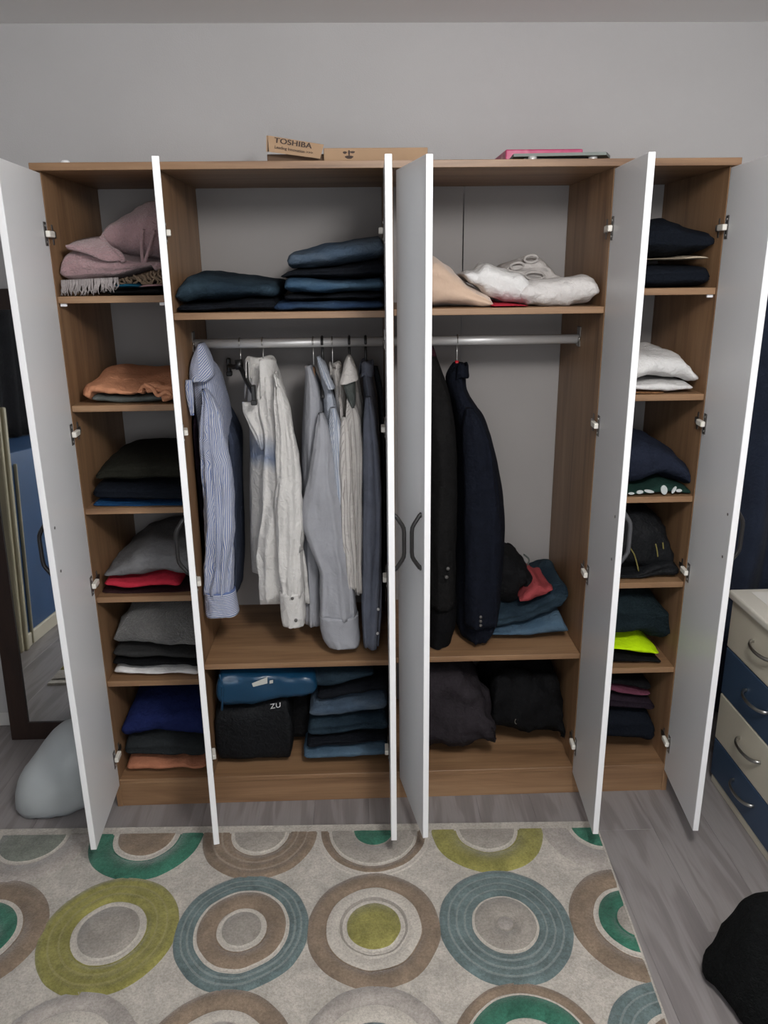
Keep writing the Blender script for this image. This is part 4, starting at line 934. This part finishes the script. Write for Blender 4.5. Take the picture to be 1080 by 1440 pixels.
CH = cn('charcoal_wool', (.0075, .0072, .0072), var=.25, vs=40); NV = cn('navy_wool', (.0048, .0062, .0115), var=.25, vs=40); WN = cn('wine_wool', (.03, .008, .013)); BK2 = cn('black_wool', (.004, .004, .0046))
M_btn = plain('grey_button', (.09, .085, .08), .4); M_btnw = plain('pearl_button', (.6, .6, .6), .3)
HL = (.5135, 1.128); HC = (1.1605, 1.777)
gs = 'shirts on the rail'


def hung(label, cat, u, v=490, group=gs, name='hanging_shirt'):
    p = at(u, v, .25); return thing(name, label, cat, (p[0], .25, 1.587), group)


def collar(parent, mat, u, v, y, r, face, h=.036, drop=.03, ry=None, open_=24, flare=1.3):
    c = at(u, v, y); ry = ry or r; vs = []; fs = []; n = 40
    a0 = math.radians(face)
    for i in range(n):
        q = i / (n - 1); th = a0 + math.radians(open_) + q * (2 * PI - 2 * math.radians(open_)); e = abs(2 * q - 1) ** 6
        for (k, z) in ((.95, -.012), (.97, .008), (.96, h), (1.03, h + .004), (1.10, h - .002), (flare * .92 + .1 * e, .006 - .3 * drop * e), (flare + .22 * e, -.010 - drop * e)):
            vs.append((c[0] + r * k * math.cos(th), c[1] + ry * k * math.sin(th), c[2] + z + .004 * math.sin(q * 17)))
    for i in range(n - 1):
        for j in range(6): fs.append((i * 7 + j, (i + 1) * 7 + j, (i + 1) * 7 + j + 1, i * 7 + j + 1))
    P = np.array(vs); uv = np.stack([(P[:, 0] - P[:, 1] * .6 + P[:, 2]) * .8, P[:, 2]], 1)
    o = fromdata('collar', vs, fs, mat, parent, True, uv); md = o.modifiers.new('t', 'SOLIDIFY'); md.thickness = .0022; return o


def button(parent, mat, u, v, y, r=.0055):
    c = at(u, v, y); bm = bmesh.new(); addtube(bm, [(c[0], c[1] + .006, c[2]), (c[0], c[1], c[2]), (c[0], c[1] - .0008, c[2])], [r, r, r * .7], 12); return frombm('button', bm, mat, parent, True)


def hanger(u, label, mat, neck_v, arms=None, wire=True, sleeve=None):
    """Hook over the rail, neck, and two sloping arms along the depth of the wardrobe."""
    x = at(u, 480, .25)[0]; zr = 1.587; r0 = .0185; rw = .0019 if wire else .0042
    t = thing('clothes_hanger', label, 'hanger', (x, .25, 1.60), 'hangers on the rails'); zn = at(u, neck_v, .25)[2]
    pts = [(x, .25 + r0 * math.cos(a), zr + r0 * math.sin(a)) for a in np.linspace(math.radians(200), math.radians(-55), 18)] + [(x, .251, zr - .034), (x, .25, (zr - .034 + zn) / 2), (x, .25, zn)]
    tube('hook', M_steel if wire else mat, smoothpts(pts, 46), rw, t, 8)
    if arms:
        d, dz, dx = arms
        tube('arm', mat, smoothpts([(x - dx, .25 - d, zn - dz), (x - dx * .5, .25 - d * .5, zn - dz * .42), (x, .25, zn - .004), (x + dx * .5, .25 + d * .5, zn - dz * .42), (x + dx, .25 + d, zn - dz)], 30), .0055, t, 8)
    if sleeve is not None: tube('plastic_sleeve', sleeve, [(x, .25, zn + .012), (x, .25, zn - .006)], .0062, t, 12)
    return t


M_bh = plain('black_plastic', (.012, .012, .012), .4)
M_redp = plain('red_plastic', (.45, .012, .02), .35)
M_wh = plain('wooden_hanger', (.25, .14, .08), .5)

# striped shirt
t = hung('blue and white striped shirt with a long cuffed sleeve, first on the rail', 'shirt', 280)
draped('body', ST, [(505, 268, 292), (520, 264, 299), (540, 263, 304), (570, 266, 311), (620, 272, 316), (700, 278, 318), (790, 282, 320), (850, 286, 320)], [(505, .15, .225), (530, .14, .36), (600, .132, .42), (850, .132, .44)], t, folds=3, famp=.006, seed=1, lim=HL, hem=.01)
draped('sleeve', ST, [(548, 282, 288), (562, 281, 298), (585, 277, 308), (620, 274, 315), (660, 277, 321), (700, 281, 325), (745, 283, 328), (790, 284, 326), (838, 284, 325)], [(548, .10, .16), (600, .045, .13), (838, .035, .125)], t, folds=3.6, famp=.010, slant=.8, amp=.011, seed=2, lim=HL, sc=(22, 16, 7))
draped('cuff', cn('cuff_stripe', (.50, .51, .55), stripe=((.13, .175, .335), .0060, .45, 1.5708), var=.03), [(837, 284, 328), (852, 284, 330), (870, 285, 333)], [(837, .028, .13), (870, .024, .135)], t, folds=1, famp=.003, amp=.003, seed=3, lim=HL, nz=14, smooth=1, top=.0)
draped('collar', ST2, [(484, 276, 283), (494, 270, 289), (506, 265, 294), (520, 262, 298), (530, 261, 299), (537, 262, 292)], [(484, .14, .215), (537, .095, .20)], t, folds=1.5, famp=.004, seed=44, nz=26, lim=HL, smooth=2)
draped('front_edge', ST, [(535, 260, 269), (552, 259, 271), (570, 263, 272), (585, 267, 272)], [(535, .06, .085), (585, .06, .08)], t, folds=1, famp=.003, seed=4, nz=20, lim=HL)
t = hung('dark slate blue shirt mostly hidden behind the striped one', 'shirt', 300)
draped('body', SL, [(548, 303, 309), (575, 308, 318), (620, 317, 331), (700, 321, 333), (800, 322, 335), (838, 322, 333)], [(548, .30, .36), (620, .22, .44), (838, .22, .45)], t, folds=3, seed=5, lim=HL)
t = hung('dark plum shirt squeezed between the striped one and the wooden side', 'shirt', 262)
draped('body', PU, [(520, 256, 262), (560, 255, 268), (640, 258, 278), (760, 264, 284), (850, 270, 290)], [(520, .2, .3), (600, .11, .42), (850, .10, .43)], t, folds=2, seed=6, lim=HL)

# trouser hanger with clips
t = hanger(337, 'black clip hanger with a wire hook, hanging empty', M_bh, 506)
xh = at(337, 506, .25)[0]
pn, pf = at(357, 553, .085), at(322, 514, .42); pm_ = at(336, 511, .25)
tube('bar', M_bh, smoothpts([pf, pf * .55 + pm_ * .45 + np.array([0, 0, -.008]), pm_ + np.array([.002, 0, -.012]), pn * .55 + pm_ * .45 + np.array([0, 0, -.008]), pn], 24), .0085, t, 8)
tube('clamp', M_bh, [pm_ + np.array([0, 0, .012]), pm_ + np.array([.002, -.004, -.02])], .013, t, 10)
for p in (pn, pf):
    cl = box('clip', M_bh, p[0] - .007, p[0] + .007, p[1] - .012, p[1] + .010, p[2] - .034, p[2] + .026, t, .003)
    box('clip_jaw', M_bh, p[0] - .0095, p[0] + .0095, p[1] - .014, p[1] + .012, p[2] - .036, p[2] - .020, cl, .002)

# white linen shirt
t = hung('crumpled white linen shirt with a faded blue dyed band', 'shirt', 372)
draped('body', LIN, [(512, 352, 388), (535, 347, 394), (575, 343, 398), (600, 345, 400), (650, 346, 404), (720, 345, 408), (812, 348, 410)], [(512, .22, .28), (540, .19, .33), (600, .17, .42), (812, .17, .43)], t, folds=2.5, famp=.006, seed=7, lim=HL)
draped('front_panel', LIN, [(530, 362, 392), (560, 358, 398), (585, 362, 402), (600, 369, 404), (640, 370, 409), (700, 368, 416), (740, 363, 423), (790, 358, 429), (845, 364, 435)], [(530, .14, .17), (600, .10, .155), (845, .095, .15)], t, folds=3, famp=.010, slant=.5, amp=.010, seed=8, lim=HL, hem=.012, sc=(20, 16, 8))
draped('left_panel', LIN, [(566, 340, 372), (580, 341, 373), (600, 349, 372), (618, 358, 371), (634, 366, 371)], [(566, .135, .16), (634, .13, .15)], t, folds=1.5, famp=.005, amp=.006, seed=9, lim=HL, nz=26, smooth=1)
draped('sleeve', LINP, [(524, 382, 390), (545, 383, 398), (575, 383, 407), (620, 384, 414), (680, 385, 423), (735, 386, 427), (790, 388, 425), (842, 392, 426)], [(524, .10, .15), (570, .045, .12), (842, .035, .115)], t, folds=2.6, famp=.009, slant=.6, amp=.011, seed=10, lim=HL, sc=(20, 16, 7))
draped('cuff', LINP, [(838, 391, 427), (860, 393, 429), (874, 394, 430), (884, 396, 428)], [(838, .030, .115), (884, .028, .11)], t, folds=1.4, famp=.004, amp=.004, seed=11, lim=HL, nz=18, smooth=1)
for u, v in ((411, 842), (416, 873)): button(t, M_btn, u, v, .026)
collar(t, LINP, 368, 530, .20, .044, -118, h=.055, drop=.052, ry=.055, flare=1.18, open_=30)

# light grey shirt
t = hung('light grey long-sleeved shirt with its cuff hanging lowest on the rail', 'shirt', 437)
draped('body', GR, [(516, 427, 438), (535, 427, 447), (575, 424, 455), (620, 421, 453), (700, 420, 452), (800, 421, 453), (882, 424, 456)], [(516, .20, .29), (560, .15, .38), (620, .13, .43), (882, .13, .44)], t, folds=2.5, famp=.008, seed=12, lim=HL)
draped('sleeve', GR, [(582, 446, 455), (600, 442, 461), (640, 436, 468), (673, 431, 473), (710, 425, 479), (742, 421, 485), (775, 434, 489), (807, 449, 493), (840, 449, 498), (873, 449, 503)], [(582, .085, .13), (640, .04, .12), (873, .03, .125)], t, folds=2.0, famp=.008, slant=.4, amp=.008, seed=13, lim=HL, sc=(14, 14, 6), smooth=3)
draped('cuff', GR, [(872, 448, 504), (890, 449, 505), (905, 453, 507), (914, 460, 506)], [(872, .024, .13), (914, .022, .13)], t, folds=1, famp=.003, amp=.003, seed=14, lim=HL, nz=18, smooth=1)
# pale blue white shirt
t = hung('pale blue and white shirt between the light grey and the pinstriped ones', 'shirt', 453)
draped('body', PW_, [(508, 446, 452), (522, 448, 461), (545, 452, 470), (575, 456, 475), (610, 455, 474), (680, 455, 473), (800, 456, 474), (840, 458, 475)], [(508, .2, .29), (560, .15, .36), (610, .13, .42), (840, .13, .43)], t, folds=2.5, famp=.008, seed=15, amp=.009, lim=HL)
draped('sleeve', PW_, [(575, 464, 472), (600, 462, 479), (660, 464, 483), (740, 470, 488), (830, 478, 494)], [(575, .10, .14), (640, .06, .12), (830, .06, .12)], t, folds=2, famp=.006, amp=.008, seed=16, lim=HL)
draped('collar', PW_, [(503, 445, 449), (515, 446, 458), (530, 450, 464), (548, 458, 471)], [(503, .18, .24), (548, .11, .2)], t, folds=1, famp=.003, seed=45, nz=24, lim=HL, smooth=2)
# white pinstripe, narrow
t = hung('off white pinstriped shirt with a narrow upright collar band', 'shirt', 468)
draped('body', PS_, [(520, 466, 478), (545, 468, 484), (580, 474, 487), (640, 475, 487), (740, 476, 488), (840, 477, 488)], [(520, .2, .29), (570, .13, .38), (840, .13, .42)], t, folds=2.5, famp=.008, seed=17, lim=HL, amp=.008)
draped('sleeve', PS_, [(588, 480, 488), (605, 478, 492), (660, 476, 496), (740, 478, 500), (830, 486, 507)], [(588, .08, .12), (640, .045, .11), (830, .045, .11)], t, folds=1.6, famp=.006, slant=.5, seed=18, lim=HL)
collar(t, PS_, 472, 524, .24, .018, 250, h=.026, drop=.002, ry=.04, flare=1.1)
# pinstripe with wide collar
t = hung('off white pinstriped shirt with a wide folded collar facing the room', 'shirt', 491)
draped('body', PS_, [(520, 482, 502), (545, 484, 506), (575, 488, 511), (620, 489, 511), (700, 489, 511), (800, 490, 511), (838, 491, 510)], [(520, .19, .28), (560, .13, .38), (838, .125, .42)], t, folds=2, famp=.007, seed=19, lim=HL, amp=.008)
draped('placket', PS_, [(560, 487, 497), (585, 485, 508), (640, 491, 511), (700, 494, 510), (800, 497, 510), (835, 499, 510)], [(560, .09, .115), (600, .06, .12), (835, .05, .12)], t, folds=2.4, famp=.007, seed=20, lim=HL)
draped('collar', cn('plain_off_white', (.55, .525, .50), var=.04), [(502, 488, 493), (512, 484, 498), (524, 481, 503), (533, 479, 504), (537, 478, 504), (541, 478, 488)], [(502, .10, .20), (541, .055, .085)], t, folds=.8, famp=.002, amp=.003, seed=46, nz=26, lim=HL, smooth=1)
draped('neck_shade', K['greygreen'], [(536, 480, 500), (550, 484, 500), (565, 490, 500), (574, 494, 499)], [(536, .078, .11), (574, .078, .11)], t, folds=1, famp=.002, seed=47, nz=18, lim=HL, smooth=1)  # dark sheet standing in for the shade inside the open neck
# grey blue chambray
t = hung('grey blue chambray shirt with pearl buttons, beside the middle partition', 'shirt', 514)
draped('body', GB, [(516, 510, 520), (535, 510, 524), (570, 513, 530), (620, 513, 533), (700, 513, 534), (800, 513, 534), (870, 513, 534)], [(516, .2, .29), (560, .14, .37), (620, .13, .42), (870, .13, .43)], t, folds=2, famp=.007, seed=21, lim=HL)
draped('sleeve', GB, [(560, 514, 522), (585, 511, 529), (640, 510, 535), (700, 510, 538), (780, 509, 538), (860, 508, 537), (913, 511, 534)], [(560, .09, .13), (620, .05, .12), (913, .045, .12)], t, folds=2, famp=.008, slant=.3, seed=22, lim=HL)
for u, v in ((532, 857), (531, 891)): button(t, M_btnw, u, v, .040, .005)
collar(t, GB, 516, 522, .24, .020, 200, h=.028, drop=.006, ry=.045, flare=1.15)
t = hung('black shirt pressed against the middle partition behind the chambray one', 'shirt', 526)
draped('body', BKS, [(516, 523, 532), (560, 532, 541), (640, 537, 543), (760, 538, 543), (860, 538, 542)], [(516, .28, .33), (600, .24, .44), (860, .22, .44)], t, folds=2, seed=23, lim=HL)

# coats
gco = 'coats on the rail'
t = hung('charcoal wool coat hanging against the middle partition', 'coat', 612, group=gco, name='hanging_coat')
draped('body', CH, [(505, 598, 616), (528, 597, 626), (560, 596, 638), (600, 596, 647), (650, 596, 651), (760, 596, 650), (860, 596, 648)], [(505, .2, .3), (560, .10, .40), (620, .045, .44), (860, .035, .44)], t, folds=2, famp=.006, seed=30, lim=HC, amp=.006)
draped('lower_skirt', BK2, [(855, 597, 648), (890, 597, 648), (916, 597, 640)], [(855, .05, .42), (916, .05, .42)], t, folds=2, famp=.006, seed=31, lim=HC, nz=20, zmin=SH['CL', 0] + .004)
for u, v in ((630, 800), (628, 812)): button(t, M_btn, u, v, .026, .006)
t = hung('wine red jacket just showing over the charcoal coat', 'jacket', 606, group=gco, name='hanging_jacket')
draped('body', WN, [(482, 599, 607), (495, 598, 614), (530, 598, 622), (600, 598, 636), (800, 598, 640)], [(482, .278, .32), (530, .275, .40), (800, .275, .43)], t, folds=2, seed=32, lim=HC)
t = hung('navy suit jacket with a rounded shoulder on the red-tipped wire hanger', 'jacket', 644, group=gco, name='hanging_jacket')
draped('body', NV, [(513, 640, 654), (522, 634, 657), (535, 630, 658), (550, 633, 659), (565, 637, 667), (590, 643, 686), (620, 648, 698), (660, 650, 709), (700, 650, 716), (750, 649, 720), (800, 647, 719), (850, 645, 716), (893, 644, 712), (906, 650, 694)], [(513, .2, .29), (560, .13, .38), (620, .07, .44), (906, .05, .45)], t, folds=2.5, famp=.008, seed=33, lim=HC, amp=.006, nz=70, smooth=2)
draped('sleeve', NV, [(575, 655, 668), (600, 652, 684), (640, 653, 696), (700, 655, 704), (760, 655, 708), (830, 655, 706), (885, 657, 702)], [(575, .06, .1), (640, .03, .12), (885, .022, .115)], t, folds=1.6, famp=.007, seed=34, lim=HC, amp=.006)
collar(t, NV, 648, 524, .22, .020, 200, h=.024, drop=.01, ry=.045, flare=1.25)
for v in (868, 874, 880): button(t, M_btn, 676, v, .018, .005)

# hangers (those whose hook shows)
hanger(369, 'thin wire hanger inside the white linen shirt', M_wh, 508, (.085, .10, 0))
hanger(440, 'wire-hooked wooden hanger inside the light grey shirt', M_wh, 516, (.085, .10, 0))
hanger(453, 'black plastic hanger inside the pale blue and white shirt', M_bh, 512, (.085, .10, 0), wire=False)
hanger(467, 'wire-hooked hanger inside the narrow-collared pinstriped shirt', M_bh, 522, (.085, .10, 0))
hanger(491, 'black plastic hanger inside the wide-collared pinstriped shirt', M_bh, 514, (.085, .10, 0), wire=False)
hanger(514, 'black plastic hanger inside the grey blue chambray shirt', M_bh, 520, (.085, .10, 0), wire=False)
hanger(273, 'bent wire hanger hook at the very end of the rail', M_steel, 506, (.085, .10, 0))
hanger(643, 'wire hanger with a red plastic tip inside the navy jacket', M_bh, 512, (.085, .10, 0), sleeve=M_redp)
